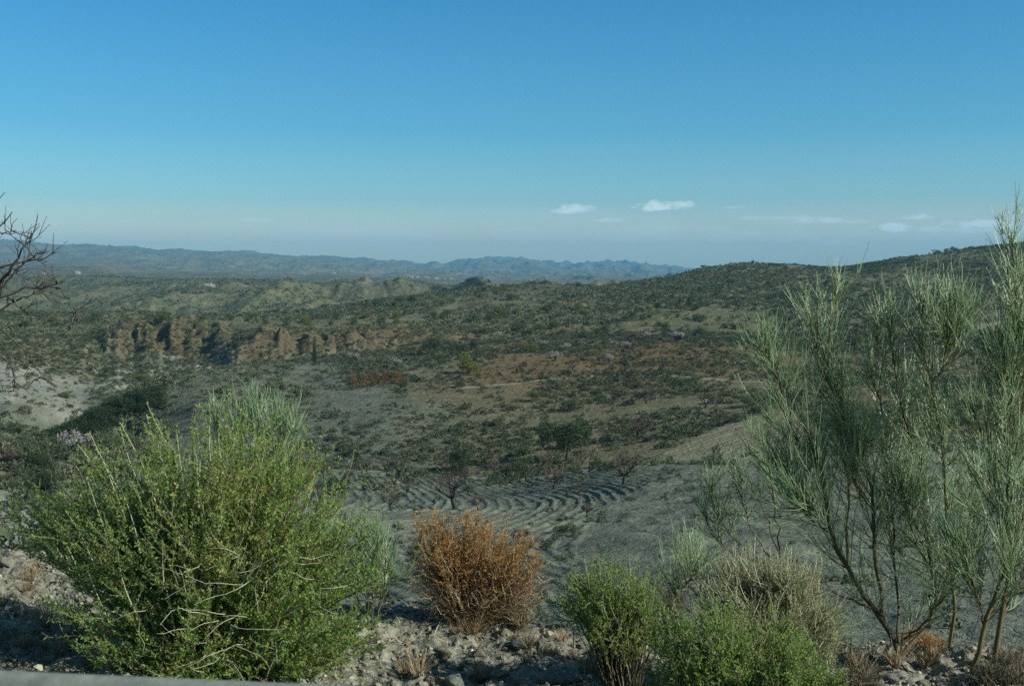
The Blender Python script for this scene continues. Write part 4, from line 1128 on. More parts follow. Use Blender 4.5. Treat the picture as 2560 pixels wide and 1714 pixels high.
def leafy(name, seed, mat, lobes, n, leaf, trunk=.12, r0=.03, fill=.5, stalks=1):
    global rng
    keep = rng; rng = np.random.default_rng(seed)
    root = bpy.data.objects.new(name, None); link(root)
    g = Geo()
    for _ in range(stalks):
        P = grow(np.array([[rng.normal(0, .02 * stalks), 0, -.02]]), np.array([[rng.normal(0, .25 if stalks > 1 else .06), rng.normal(0, .2 if stalks > 1 else .06), 1]]), np.array([.02 + trunk + .35]), 6, .1, .08)
        g.tubes(P, np.linspace(r0, r0 * .4, 6)[None], 5, .3)
    obj('trunk', g.mesh('trunk', M_BARK, True), root)
    p, u = crown_points(n, lobes, fill)
    p[:, 2] = np.maximum(p[:, 2], .015)
    # thin the crown in clumps so that gaps show
    q = vnoise(p[:, 0] * 9 + p[:, 2] * 5, p[:, 1] * 9 - p[:, 2] * 7, seed)
    k = q > .30; p, u = p[k], u[k]
    c = Geo(); c.leaves(p, unit(u * .6 + rng.normal(size=p.shape) * .7 + np.array([0, 0, .2])), rng.uniform(.6, 1.3, len(p)) * leaf, leaf * .55, np.clip(rng.normal(.45, .2, len(p)) + (q[k] - .6) * .5, 0, 1))
    obj('crown', c.mesh('crown', mat), root)
    rng = keep
    return root

def rl(seed, n, w, zc, rz, r=.28):
    k = np.random.default_rng(seed)
    return [(k.uniform(-w, w), k.uniform(-w, w), zc + k.uniform(-rz, rz), r * k.uniform(.7, 1.15), r * k.uniform(.7, 1.15), r * k.uniform(.6, .95)) for _ in range(n)]

PROTO = {}
def proto(kind, i):
    key = (kind, i)
    if key in PROTO: return PROTO[key], False
    s = 1000 + 37 * i + 911 * ('almond blossom pink olive light yellow brownbush cypress darkshrub greenish'.split().index(kind))
    if kind == 'almond': r = almond('almond_tree', s, 0, M_TWIG, 2.0)
    elif kind == 'greenish': r = almond('almond_tree', s, 0, M_LIGHT, 2.2)
    elif kind == 'blossom': r = almond('almond_tree', s, 1500, M_TWIG, 1.4, 1.2)
    elif kind == 'pink': r = almond('almond_tree', s, 700, M_TWIG, 1.6, 1.15)
    elif kind == 'olive': r = leafy('evergreen_tree', s, M_OLIVE, rl(s, 9, .30, .52, .26, .30), 4200, .05, .12, .035)
    elif kind == 'light': r = leafy('broom_bush', s, M_LIGHT, rl(s, 8, .34, .52, .30, .28), 1500, .085, .1, .015, .3, 4)
    elif kind == 'yellow': r = leafy('broom_bush', s, M_YELLOW, rl(s, 8, .36, .5, .3, .28), 1500, .085, .1, .015, .3, 4)
    elif kind == 'brownbush': r = almond('bare_bush', s, 0, M_TWIG, 5.0, 1.5)
    elif kind == 'cypress': r = leafy('cypress_tree', s, M_OLIVE, [(0, 0, .1 + .09 * j, .10 - .0075 * j, .10 - .0075 * j, .10) for j in range(10)], 1900, .035, .05, .02, .3)
    elif kind == 'darkshrub': r = leafy('dark_bush', s, M_OLIVE, rl(s, 7, .42, .42, .22, .34), 1500, .075, .05, .02, .4, 3)
    PROTO[key] = r
    return r, True

CAT = dict(almond='tree', blossom='tree', pink='tree', olive='tree', light='bush', yellow='bush', brownbush='bush', cypress='tree', darkshrub='bush', greenish='tree')
def plant(kind, i, p, h, label, group=None, wide=1.0):
    r, fresh = proto(kind, i)
    o = r if fresh else copy_tree(r)
    o.location = (p[0], p[1], p[2] - .02 * h)
    o.rotation_euler = (0, 0, rng.uniform(0, 2 * PI)); o.scale = (h * wide, h * wide, h)
    for k in ('label', 'group', 'category'):
        if k in o: del o[k]
    return tag(o, label, CAT[kind], group)

# almonds of the ploughed field: foot and top in the photo
FIELD = [
    (105, 415, 350, 'almond', 0, 'thin bare almond at the far left end of the ploughed field'),
    (240, 425, 335, 'almond', 1, 'bare almond with a wide reddish crown beside a twin at the left of the field'),
    (268, 412, 355, 'almond', 2, 'small leaning almond right beside the wide reddish one'),
    (368, 466, 350, 'almond', 0, 'crooked almond stump just right of the dark mound'),
    (346, 388, 345, 'almond', 3, 'slight bare almond on the field rim behind the crooked stump'),
    (478, 392, 305, 'almond', 1, 'bare almond with a blurred brown crown on the upper field rim'),
    (586, 410, 330, 'almond', 2, 'thin-stemmed bare almond left of the field middle'),
    (660, 430, 295, 'almond', 3, 'upright bare almond with a broad brown crown near the upper rim'),
    (615, 605, 480, 'almond', 4, 'bare almond with low forked trunk in the lower left of the field'),
    (692, 525, 440, 'almond', 0, 'dark leaning almond trunk below the upright broad-crowned one'),
    (963, 590, 378, 'almond', 5, 'tallest bare almond, standing in the middle of the furrows'),
    (1090, 605, 510, 'almond', 2, 'low bare almond half hidden behind the rust bush'),
    (1197, 435, 318, 'almond', 5, 'bare almond with a rounded reddish crown at the bend of the furrows'),
    (1355, 442, 290, 'greenish', 0, 'almond with a greenish crown on a leaning trunk'),
    (1502, 485, 345, 'almond', 4, 'open vase-shaped bare almond on the right half of the field'),
    (1650, 542, 470, 'almond', 3, 'short pruned almond stump near the dark lower field edge'),
    (1885, 462, 285, 'almond', 1, 'dark almond with a strongly leaning trunk at the right field corner'),
    (1448, 388, 275, 'almond', 0, 'spreading bare almond on the rim right of the greenish one'),
    (1016, 432, 370, 'almond', 3, 'slim bare almond just behind the tallest one'),
    (897, 402, 320, 'almond', 2, 'bare almond in front of the rounded evergreen on the rim'),
    (1660, 352, 280, 'almond', 5, 'bare almond at the right foot of the big round evergreen'),
    (448, 565, 520, 'almond', 4, 'low twiggy almond behind the dark green broom'),
]
for zx, zy, zt, kind, i, lab in FIELD:
    px, py = px5(zx, zy)
    p = hit(px, py, 45)
    h = (zy - zt) / 5.489 / F * p[1] * 1.06
    plant(kind, i, p, h, lab, 'almond trees of the ploughed field')
# evergreens and bushes below and beyond the field
def z2(x, y): return 320 + x / 6.505, 220 + y / 6.505
def z4(x, y): return x / 5.489, 400 + y / 5.489
def z1(x, y): return x / 6.505, 180 + y / 6.505
def z3(x, y): return 664 + x / 6.505, 180 + y / 6.505
SPOTS = [
    (px5, 1568, 330, 125, 'olive', 0, 'big round dark evergreen tree beyond the field rim', 1.15, 130),
    (px5, 985, 385, 270, 'olive', 1, 'smaller round evergreen tree on the field rim left of the big one', 1.25, 120),
    (px5, 1300, 412, 340, 'light', 0, 'green bush below the greenish almond', 1.2, 100),
    (px5, 1820, 385, 340, 'darkshrub', 0, 'small dark bush by the right field corner', 1.2, 90),
    (px5, 265, 520, 430, 'darkshrub', 1, 'dark bush covering the mound at the left of the field', 1.7, 60),
    (px5, 1690, 640, 565, 'brownbush', 0, 'grey twiggy bush casting a long shadow on the bank', 1.2, 40),
    (px5, 1560, 720, 660, 'darkshrub', 2, 'low dark bush on the bank below the grey twiggy one', 1.6, 40),
    (px5, 1310, 800, 700, 'brownbush', 1, 'purplish bare bush behind the right side of the rust bush', 1.2, 20),
    (z2, 740, 868, 765, 'olive', 2, 'dense dark evergreen standing at the foot of the scarred bank', 1.1, 250),
    (z2, 908, 850, 800, 'darkshrub', 0, 'grey-green bush right of the dense dark evergreen', 1.5, 270),
    (z2, 1000, 838, 780, 'olive', 3, 'small dark round tree beside the grey-green bush', 1.0, 270),
    (z2, 1345, 860, 790, 'yellow', 0, 'wide yellow-green broom among the blossoming almonds', 1.5, 262),
    (z2, 1450, 838, 775, 'pink', 0, 'pink almond in blossom behind the yellow-green broom', 1.1, 262),
    (z2, 1590, 850, 800, 'blossom', 0, 'white almond in blossom on the terrace right of the pink one', 1.7, 262),
    (z2, 1530, 915, 850, 'blossom', 1, 'widest white blossoming almond, just below the terrace rim', 1.8, 240),
    (z2, 1885, 935, 875, 'blossom', 2, 'pale blossoming almond low on the brown slope', 1.5, 230),
    (z2, 1995, 855, 785, 'pink', 1, 'purplish-pink almond in the right half of the terrace', 1.2, 250),
    (z2, 1905, 825, 775, 'pink', 2, 'faint pink almond left of the purplish one', 1.3, 255),
    (z2, 2120, 775, 725, 'blossom', 0, 'white blossoming almond on the skyline of the orange terrace', 1.5, 262),
    (z2, 2325, 790, 725, 'pink', 0, 'pink-white almond farther right on the orange terrace', 1.3, 262),
    (z2, 240, 930, 860, 'pink', 1, 'pinkish almond at the left foot of the scarred bank', 1.3, 225),
    (z2, 400, 935, 860, 'almond', 2, 'bare almond right of the pinkish one below the bank', 1.2, 225),
    (z2, 495, 960, 885, 'pink', 2, 'greyish-pink almond above the small yellow bush', 1.4, 215),
    (z2, 980, 1000, 880, 'yellow', 1, 'large yellow-green broom alone on the orange slope', 1.15, 210),
    (z2, 495, 1030, 985, 'yellow', 2, 'small bright yellow-green bush left of the large broom', 1.2, 190),
    (z2, 910, 1090, 1040, 'light', 1, 'pale green bush at the start of the hillside track', 1.2, 180),
    (z2, 1100, 925, 870, 'almond', 1, 'bare almond right of the large yellow-green broom', 1.2, 225),
    (z2, 1675, 890, 830, 'almond', 3, 'bare almond right of the widest blossoming one', 1.2, 240),
    (z2, 1960, 810, 750, 'almond', 4, 'bare almond on the terrace rim among pink ones', 1.2, 258),
    (z2, 2050, 790, 725, 'brownbush', 2, 'rounded brown bare bush on the terrace rim', 1.3, 262),
    (z2, 1640, 975, 920, 'almond', 5, 'bare almond in mid-slope under the blossoming ones', 1.2, 205),
    (z2, 2090, 890, 845, 'almond', 0, 'bare almond below the purplish-pink one', 1.3, 225),
    (z2, 2225, 1000, 925, 'almond', 2, 'bare reddish almond just above the hillside track', 1.4, 195),
    (z2, 1480, 1140, 1055, 'almond', 4, 'bare almond just below the hillside track', 1.0, 160),
    (z2, 2000, 1080, 1020, 'almond', 3, 'bare almond under the track on its right half', 1.2, 165),
    (z2, 2125, 1190, 1090, 'brownbush', 0, 'round reddish-brown bare tree on the lower hillside', 1.2, 160),
    (z2, 1920, 1175, 1100, 'almond', 1, 'bare brown almond left of the round reddish one', 1.3, 160),
    (z2, 2065, 1425, 1290, 'brownbush', 1, 'large dark leafless bush right of the big round evergreen', 1.2, 138),
    (z2, 1640, 1235, 1135, 'darkshrub', 2, 'tallest dark bush in the middle of the scrub hillside', 1.1, 150),
    (z2, 1405, 1175, 1100, 'light', 2, 'pale green broom in the scrub under the track', 1.1, 155),
    (z2, 600, 535, 490, 'olive', 1, 'dark round tree on the plateau rim, larger of two', 1.5, 420),
    (z2, 510, 548, 512, 'olive', 0, 'dark round tree on the plateau rim, smaller of two', 1.6, 420),
    (z2, 275, 565, 538, 'darkshrub', 1, 'dark bush left of the two round trees of the plateau', 1.6, 400),
    (z2, 385, 560, 530, 'light', 0, 'light green bush between dark bushes on the plateau', 1.7, 400),
    (z2, 70, 620, 602, 'darkshrub', 0, 'dark bush by the bare sandy patch on the plateau', 1.8, 380),
    (z2, 1525, 685, 648, 'darkshrub', 2, 'dark bush alone on the green slope above the blossoms', 1.9, 330),
    (z1, 2045, 1192, 1052, 'cypress', 0, 'slim dark cypress in front of the red earth bank', 1.0, 235),
    (z1, 910, 1308, 1255, 'yellow', 0, 'yellow-green bush at the head of the shadowed gully', 1.5, 170),
    (z1, 1665, 1255, 1195, 'almond', 3, 'lone bare almond on the pale terrace left of the cypress', 1.1, 215),
    (z1, 1740, 868, 845, 'darkshrub', 0, 'leftmost dark bush of the row along the plateau rim', 1.7, 420),
    (z1, 1800, 868, 840, 'darkshrub', 1, 'second dark bush of the row along the plateau rim', 1.6, 420),
    (z1, 1940, 860, 825, 'darkshrub', 2, 'widest dark bush of the row along the plateau rim', 2.0, 420),
    (z1, 2110, 830, 800, 'darkshrub', 0, 'flat dark bush at the right end of the row along the rim', 2.4, 420),
    (z1, 990, 905, 870, 'light', 1, 'light green bush on the plateau above the cliffs', 1.5, 380),
    (z1, 590, 925, 880, 'light', 2, 'pale green bush on the left shoulder of the plateau', 2.0, 360),
    (z1, 365, 950, 915, 'light', 0, 'small green bush left of the pale one on the shoulder', 1.6, 350),
    (z1, 440, 1420, 1375, 'light', 1, 'green bush on the rim of the pale marl slope', 2.2, 190),
    (z1, 200, 1285, 1240, 'light', 2, 'green tuft on the crest of the pale marl slope', 1.1, 220),
    (z4, 90, 175, 110, 'light', 0, 'olive-green bush in the gully at the left edge', 2.0, 120),
    (z4, 28, 485, 385, 'greenish', 1, 'young almond with grey-green crown on the small left field', 1.0, 55),
    (z4, 215, 395, 285, 'olive', 3, 'dark green thicket in the gully behind the largest bush', 1.6, 100),
    (z4, 245, 520, 395, 'olive', 2, 'grey-green thicket nearer in the gully', 1.5, 90),
    (z4, 60, 355, 270, 'brownbush', 2, 'reddish bare bush left of the dark green thicket', 1.3, 110),
    (z4, 400, 290, 165, 'blossom', 1, 'whitish blossoming tree behind the upper left of the largest bush', 1.2, 110),
    (z4, 640, 260, 200, 'light', 1, 'green bush on the gully side behind the saltbush shoots', 2.0, 130),
    (z3, 100, 1050, 985, 'blossom', 2, 'pale blossoming almond at the left end of the orange crest', 1.3, 262),
    (z3, 292, 1085, 1038, 'almond', 2, 'bare almond on the orange crest right of the pale blossoming one', 1.3, 255),
    (z3, 525, 1150, 1065, 'almond', 5, 'reddish bare almond on the orange crest near the tallest broom', 1.3, 250),
    (z3, 210, 1165, 1110, 'almond', 1, 'bare almond in the hollow below the orange crest', 1.3, 225),
    (z3, 265, 1480, 1385, 'almond', 4, 'gnarled dark almond low on the right scrub slope', 1.3, 160),
    (z3, 570, 1470, 1395, 'light', 2, 'olive bush beside the small terrace', 1.5, 150),
    (z3, 575, 536, 515, 'light', 0, 'single bush on the round hilltop skyline', 1.3, 600),
    (z3, 1765, 482, 452, 'light', 1, 'leftmost round bush on the right-hand ridge skyline', 1.8, 600),
    (z3, 1840, 466, 440, 'light', 2, 'small round bush on the right-hand ridge between two larger ones', 1.2, 600),
    (z3, 1885, 458, 428, 'light', 0, 'tall round bush on the right-hand ridge skyline', 1.4, 600),
    (z3, 1990, 444, 428, 'light', 1, 'faint wide bush farthest right on the ridge skyline', 2.0, 600),
    (z3, 460, 962, 932, 'darkshrub', 1, 'dark bush on the right slope above the orange crest', 1.5, 320),
    (z3, 250, 1005, 970, 'light', 2, 'light green bush behind the orange crest', 2.2, 290),
    (z3, 545, 1065, 1020, 'light', 1, 'wide green bush behind the reddish almond of the crest', 2.4, 280),
]
for fn, zx, zy, zt, kind, i, lab, wide, ymin in SPOTS:
    px, py = fn(zx, zy); _, pt = fn(zx, zt)
    p = hit(px, py, ymin)
    h = (py - pt) / F * p[1] * 1.12
    plant(kind, i, p, h, lab, None, min(wide, 1.3) if CAT[kind] == 'tree' else wide)

# lighter broom bushes dotted over the green hills
n = 0
while n < 200:
    px = rng.uniform(395, 1024); py = rng.uniform(262, 345)
    if rng.random() < .12: px, py = rng.uniform(0, 400), rng.uniform(312, 335)
    a, t = ray(px, py)
    p = hit(px, py, 275)
    if p[1] < 290 or p[1] > 740 or (px < 480 and p[1] < 330): continue
    if vnoise(np.array([p[0] / 45]), np.array([p[1] / 60]), 61)[0] < .38: continue
    h = rng.uniform(1.3, 3.0)
    plant('light' if rng.random() < .85 else 'yellow', int(rng.integers(0, 3)), p, h, 'light green broom bush dotted on the scrub-covered hills', 'broom bushes on the hills', rng.uniform(.9, 1.5)); n += 1

# dark bushes added along the gully to deepen the shade of the spur's bank
for i in range(64):
    f = rng.random()
    px = 42 + 116 * f + rng.normal(0, 5); py = 440 - 52 * f + rng.uniform(0, 17) + rng.normal(0, 2)
    p = hit(px, py, 140)
    if p[1] > 205: continue
    plant('darkshrub', int(rng.integers(0, 3)), p, rng.uniform(1.2, 2.6), 'dark bush added to the thicket that darkens the shaded gully bank at left', 'dark bushes added to darken the gully', rng.uniform(1.2, 1.9))

# ---- dark scrub: the 300 that show largest are things, the rest is one mass
def clump(seed, n, leaf, flat=.75):
    k = np.random.default_rng(seed)
    u = unit(k.normal(size=(n, 3))); u[:, 2] = np.abs(u[:, 2])
    r = k.uniform(.3, 1, n) ** .4
    p = u * r[:, None] * np.array([.5, .5, flat * .9]) * (1 + .25 * np.sin(u[:, :1] * 5 + seed))
    g = Geo(); g.leaves(p, unit(u * .7 + k.normal(size=(n, 3)) * .6), k.uniform(.7, 1.3, n) * leaf, leaf * .6, np.clip(k.normal(.42, .2, n), 0, 1))
    return g.mesh('hillside_shrub', M_SCRUB)
CL = [clump(500 + i, 280, .15, .7 + .08 * i) for i in range(5)]
def scatter(n, y0, y1, dens):
    y = np.sqrt(rng.uniform(y0 * y0, y1 * y1, n)); a = rng.uniform(-.53, .53, n); x = a * y
    k = rng.random(n) < dens(x, y)
    x, y = x[k], y[k]
    return x, y, height(x, y)
def dens_slope(x, y):
    p = px_of(x, y)
    d = .60 + 1.4 * (vnoise(x / 14, y / 18, 61) - .42) + .5 * (vnoise(x / 5, y / 6, 67) - .5)
    d = d + .35 * smooth(440, 400, p) * 0
    # barer marl at the left and on the orange terraces, thick cover behind the crest and in the gully, darkening its shaded bank
    d = d * (1 - .45 * smooth(210, 250, y) * (1 - smooth(285, 300, y)) * smooth(400, 500, p))
    d = d + .9 * (1 - smooth(100, 175, p)) * smooth(148, 160, y) * (1 - smooth(196, 204, y)) * smooth(15, 50, p)
    d = d + .5 * (1 - smooth(60, 130, p)) * smooth(100, 118, y) * (1 - smooth(150, 165, y))
    d = d + .6 * smooth(284, 300, y)
    d = d * (1 - .75 * (1 - smooth(75, 105, p)) * smooth(198, 206, y) * (1 - smooth(258, 270, y)))
    fm, fl = field_mask(x, y)
    d = d * (1 - terrace_mask(x, y)) * (1 - fm) * (1 - fl)
    d = np.where(y < 128, d * .25 * (px_of(x, y) < 150) * (y > 95) + .20 * (.2 + 1.6 * vnoise(x / 6, y / 6, 87)), d)
    return np.clip(d, 0, 1)
x, y, z = scatter(50000, 24, 340, dens_slope)
size = (.36 + .66 * rng.random(len(x)) ** 1.6) * np.where(rng.random(len(x)) < .08, 1.6, 1.0) * np.where((px_of(x, y) < 170) & (y < 206), 1.5, 1.0)
size = np.where((y < 98) & (px_of(x, y) > 160), .14 + .5 * rng.random(len(x)) ** 2.2, size)
vis = visible(x, y, z + .4 * size)
px_ = px_of(x, y)
open_ = vis & (px_ > 5) & (px_ < 1019) & ~((px_ > 60) & (px_ < 390) & (y < 150)) & ~((px_ > 770) & (y < 230))
score = np.where(open_, size / y, 0)
order = np.argsort(-score)
top = order[:300]
for q in top:
    o = obj('hillside_shrub', CL[int(rng.integers(0, 5))])
    o.location = (x[q], y[q], z[q] - .05); s = size[q] * 1.15; o.scale = (s, s, s * rng.uniform(.8, 1.2)); o.rotation_euler = (0, 0, rng.uniform(0, 6.28))
    tag(o, 'low rounded dark shrub dotted over the slopes beyond the field', 'shrub', 'dark shrubs of the hillside')
rest = np.setdiff1d(np.nonzero(vis)[0], top)
g = Geo()
def mass(g, x, y, z, s, n, leaf):
    N = len(x)
    u = unit(rng.normal(size=(N, n, 3))); u[..., 2] = np.abs(u[..., 2])
    r = rng.uniform(.35, 1, (N, n, 1)) ** .6
    P = u * r * np.array([.5, .5, .62]) * s[:, None, None] + np.stack([x, y, z - .04], 1)[:, None]
    tone = np.repeat(np.clip(rng.normal(.36, .25, N) + .5 * (vnoise(x / 60, y / 90, 83) - .4), .02, .95), n)
    L = np.repeat(s, n) * leaf * rng.uniform(.7, 1.3, N * n)
    g.leaves(P.reshape(-1, 3), (u + rng.normal(size=u.shape) * .6).reshape(-1, 3), L, L * .62, np.clip(tone + rng.normal(0, .15, N * n), 0, 1))
mass(g, x[rest], y[rest], z[rest], size[rest] * 1.1, 58, .27)
def dens_hill(x, y):
    p = px_of(x, y)
    d = .66 + 2.0 * (fbm(x / 60, y / 90, 63, 3)) + .9 * (vnoise(x / 11, y / 14, 69) - .5)
    return np.clip(d + .15 * smooth(450, 600, p), .05, 1)
xh, yh, zh = scatter(84000, 335, 730, dens_hill)
sh_ = .45 + .85 * rng.random(len(xh)) ** 1.8
vh = visible(xh, yh, zh + .5 * sh_)
mass(g, xh[vh], yh[vh], zh[vh], sh_[vh] * 1.15, 14, .6)
xf, yf, zf = scatter(36000, 730, 1400, lambda x, y: np.clip(.5 + 1.4 * (vnoise(x / 70, y / 120, 65) - .45), .03, 1) * (px_of(x, y) < 560))
sf = 1.0 + 1.3 * rng.random(len(xf)) ** 2
vf = visible(xf, yf, zf + .5 * sf)
mass(g, xf[vf], yf[vf], zf[vf], sf[vf], 7, .8)
tag(obj('scrub_cover', g.mesh('scrub_cover', M_SCRUB)), kind='stuff')
# rust-coloured low plants in a patch on the left slope
g = Geo(); n = 130
cx_, cy_ = px5(0, 0)
xx, yy = [], []
for _ in range(n):
    zx, zy = (rng.uniform(190, 560), 0); zy = 1030 + (560 - zx) * .0 + rng.normal(0, 26) + (zx < 320) * 50 * rng.random()
    px, py = z2(zx, zy); p = hit(px, py, 150); xx.append(p[0]); yy.append(p[1])
xx, yy = np.array(xx), np.array(yy); zz = height(xx, yy)
P = np.stack([xx, yy, zz], 1); k = 26
Pn = np.repeat(P, k, 0) + rng.normal(size=(n * k, 3)) * np.array([.22, .22, .0]) + np.array([0, 0, 1]) * rng.uniform(0, .55, (n * k, 1))
g.leaves(Pn, rng.normal(size=Pn.shape) + np.array([0, 0, 1.2]), .3, .14, rng.random(n * k))
tag(obj('dry_herbs', g.mesh('dry_herbs', M_BROWN)), kind='stuff')

# ------------------------------------------------------------------ tracks
def track(name, pts, width, fn, ymin, lift=.10):
    q = np.array([hit(*fn(*p), ym) for p, ym in zip(pts, ymin)])
    c = resample(q[:, :2], 70)
    t = np.gradient(c, axis=0); t /= np.linalg.norm(t, axis=1, keepdims=True)
    nrm = np.stack([t[:, 1], -t[:, 0]], 1)
    rows = []
    offs = np.linspace(-.5, .5, 5)
    wv = width * (1 + .18 * fbm(np.arange(70) * .3, np.zeros(70), 5, 2))
    zc = height(c[:, 0], c[:, 1], False)
    for o_ in offs:
        p = c + nrm * (o_ * wv)[:, None]
        rows.append(np.stack([p[:, 0], p[:, 1], np.maximum(height(p[:, 0], p[:, 1]), zc - .3) + lift - .06 * (abs(o_) > .4)], 1))
    V = np.stack(rows, 1).reshape(-1, 3)
    i = np.arange(69)[:, None] * 5 + np.arange(4)[None]
    Fq = np.stack([i, i + 1, i + 6, i + 5], -1).reshape(-1, 4)
    tag(obj(name, mesh(name, V, [Fq], M_TRACK, None, True)), kind='structure')
m, nt, out = newmat('track_earth')
geo = nt.nodes.new('ShaderNodeNewGeometry')
b = nt.nodes.new('ShaderNodeBsdfPrincipled'); b.inputs['Roughness'].default_value = .95
nt.links.new(ramp(nt, noise(nt, geo.outputs['Position'], .8, 5, .65), [(.3, (.13, .125, .08)), (.5, (.19, .18, .115)), (.7, (.25, .235, .155))]), b.inputs['Base Color'])
nt.links.new(b.outputs[0], out.inputs[0]); M_TRACK = m
track('dirt_track', [(880, 1092), (1050, 1082), (1250, 1066), (1450, 1038), (1650, 1022), (1900, 1012), (2150, 1012), (2342, 1016), (2560, 1035), (2760, 1052), (2980, 1062)], 2.3, z2, [150] * 11)
track('dirt_track', [(1965, 1060), (2010, 1015), (2080, 965), (2150, 915), (2230, 875), (2320, 850), (2420, 845)], 4.5, z3, [240] * 7)
track('dirt_track', [(1930, 826), (2080, 822), (2200, 820), (2340, 824), (2420, 830)], 3.5, z3, [300] * 5)

# ------------------------------------------------------------------ houses far off
M_WALL = stone_mat('whitewash', (.40, .385, .34), (.48, .465, .42), (.56, .54, .49))
M_ROOF = stone_mat('roof_tile', (.24, .15, .10), (.32, .21, .15), (.40, .28, .21))
M_OPEN = stone_mat('dark_opening', (.03, .03, .03), (.04, .04, .04), (.06, .06, .06))
def box(c, s):
    x, y, z = s; V = np.array([[sx * x / 2, sy * y / 2, sz * z] for sz in (0, 1) for sx, sy in ((-1, -1), (1, -1), (1, 1), (-1, 1))]) + np.array(c)
    return V, np.array([[3, 2, 1, 0], [4, 5, 6, 7], [0, 1, 5, 4], [1, 2, 6, 5], [2, 3, 7, 6], [3, 0, 4, 7]])
def house(label, w=12, d=7, h=3.6, gable=True, wing=0, group=None):
    root = empty('house', (0, 0, 0)); tag(root, label, 'house', group)
    g = Geo(); g.add(*box((0, 0, -1.5), (w, d, h + 1.5)), .5)
    if wing: g.add(*box((w / 2 + wing / 2 - .02, .6, -1.5), (wing, d * .7, h * .75 + 1.5)), .5)
    obj('wall', g.mesh('wall', M_WALL), root)
    r = Geo()
    if gable:
        V = np.array([[-w / 2 - .3, -d / 2 - .4, h - .02], [w / 2 + .3, -d / 2 - .4, h - .02], [w / 2 + .3, d / 2 + .4, h - .02], [-w / 2 - .3, d / 2 + .4, h - .02], [-w / 2 - .3, 0, h + d * .28], [w / 2 + .3, 0, h + d * .28]])
        r.add(V, np.array([[0, 1, 5, 4], [2, 3, 4, 5], [3, 2, 1, 0]]), .5); r.add(V, np.array([[1, 2, 5], [3, 0, 4]]), .5)
    else:
        r.add(*box((0, 0, h + .003), (w + .3, d + .3, .3)), .5)
    if wing: r.add(*box((w / 2 + wing / 2, .6, h * .75 + .003), (wing + .2, d * .7 + .2, .25)), .5)
    obj('roof', r.mesh('roof', M_ROOF if gable else M_WALL), root)
    for k in range(3):
        g = Geo(); dr = k == 1
        g.add(*box((-w / 3 + k * w / 3, -d / 2 - .01, 0 if dr else h * .35), (1.0 if dr else 1.1, .06, h * .6 if dr else h * .32)), .5)
        obj('door' if dr else 'window', g.mesh('door' if dr else 'window', M_OPEN), root)
    return root
for fn, zx, zy, ym, w, hh, gb, wing, rz, lab in [
    (z1, 80, 608, 1000, 16, 4, False, 8, .1, 'long white farmhouse at the far left, behind the bare tree branches'),
    (z1, 278, 610, 1000, 9, 3.2, True, 6, -.3, 'low white farmhouse with sloping roof between two others'),
    (z1, 502, 606, 1000, 11, 5, False, 5, .2, 'tall white farmhouse standing alone on the far hill brow'),
    (z1, 1355, 694, 700, 10, 3.4, False, 6, .15, 'brownish farmstead on the gullied hills in the middle distance')]:
    px, py = fn(zx, zy); p = hit(px, py, ym); hs = house(lab, w * .55, 7, hh * .8, gb, wing * .5)
    hs.location = tuple(p); hs.rotation_euler = (0, 0, rz)
vill = house('tiny white house of the far village below the blue ridge', 11, 8, 4, False, 5, 'white houses of the far village')
first = True
for zx, zy in [(515, 311), (710, 317), (830, 322), (890, 352), (905, 350), (580, 372), (570, 362), (755, 386), (835, 390), (690, 386), (800, 392), (1360, 391), (1400, 391), (545, 335), (80, 346), (620, 372), (850, 384)]:
    px, py = z2(zx, zy); p = hit(px, py, 2600)
    o = vill if first else copy_tree(vill); first = False
    o.location = tuple(p); o.rotation_euler = (0, 0, rng.uniform(-.5, .5)); s = rng.uniform(.45, .85); o.scale = (s, s, s)
# ------------------------------------------------------------------ light, sky, haze, camera
SUN_DIR = unit(np.array([.93, -.36, 0.0]))
SUN_EL = math.radians(30)
az = math.atan2(SUN_DIR[0], SUN_DIR[1])          # from +Y towards +X
wd = bpy.data.worlds.new('World'); SC.world = wd; wd.use_nodes = True
nt = wd.node_tree
for n in list(nt.nodes): nt.nodes.remove(n)
out = nt.nodes.new('ShaderNodeOutputWorld'); bg = nt.nodes.new('ShaderNodeBackground')
sky = nt.nodes.new('ShaderNodeTexSky'); sky.sky_type = 'NISHITA'; sky.sun_disc = False
sky.sun_elevation = SUN_EL; sky.sun_rotation = az
sky.altitude = 700; sky.air_density = 1.25; sky.dust_density = 0.6; sky.ozone_density = 1.6
bg.inputs['Strength'].default_value = 0.08
tc = nt.nodes.new('ShaderNodeTexCoord'); sp_ = nt.nodes.new('ShaderNodeSeparateXYZ')
nt.links.new(tc.outputs['Generated'], sp_.inputs[0])
u = mathn(nt, 'DIVIDE', sp_.outputs[0], mathn(nt, 'MAXIMUM', sp_.outputs[1], .05))
v = mathn(nt, 'DIVIDE', sp_.outputs[2], mathn(nt, 'MAXIMUM', sp_.outputs[1], .05))
tint = ramp(nt, mathn(nt, 'MULTIPLY', sp_.outputs[2], 2.0), [(p_ * 2, c_) for p_, c_ in SKY_TINTS] + [(.64, (.42, .72, .78)), (1.0, (.40, .62, .62))])
col = mixc(nt, 1.0, sky.outputs[0], tint, 'MULTIPLY')
cv = nt.nodes.new('ShaderNodeCombineXYZ')
nt.links.new(mathn(nt, 'MULTIPLY', u, 1.0), cv.inputs[0]); nt.links.new(mathn(nt, 'MULTIPLY', v, 2.2), cv.inputs[1])
nz = noise(nt, cv.outputs[0], 46, 6, .62, .2)
nb = noise(nt, cv.outputs[0], 9, 4, .55, .2)
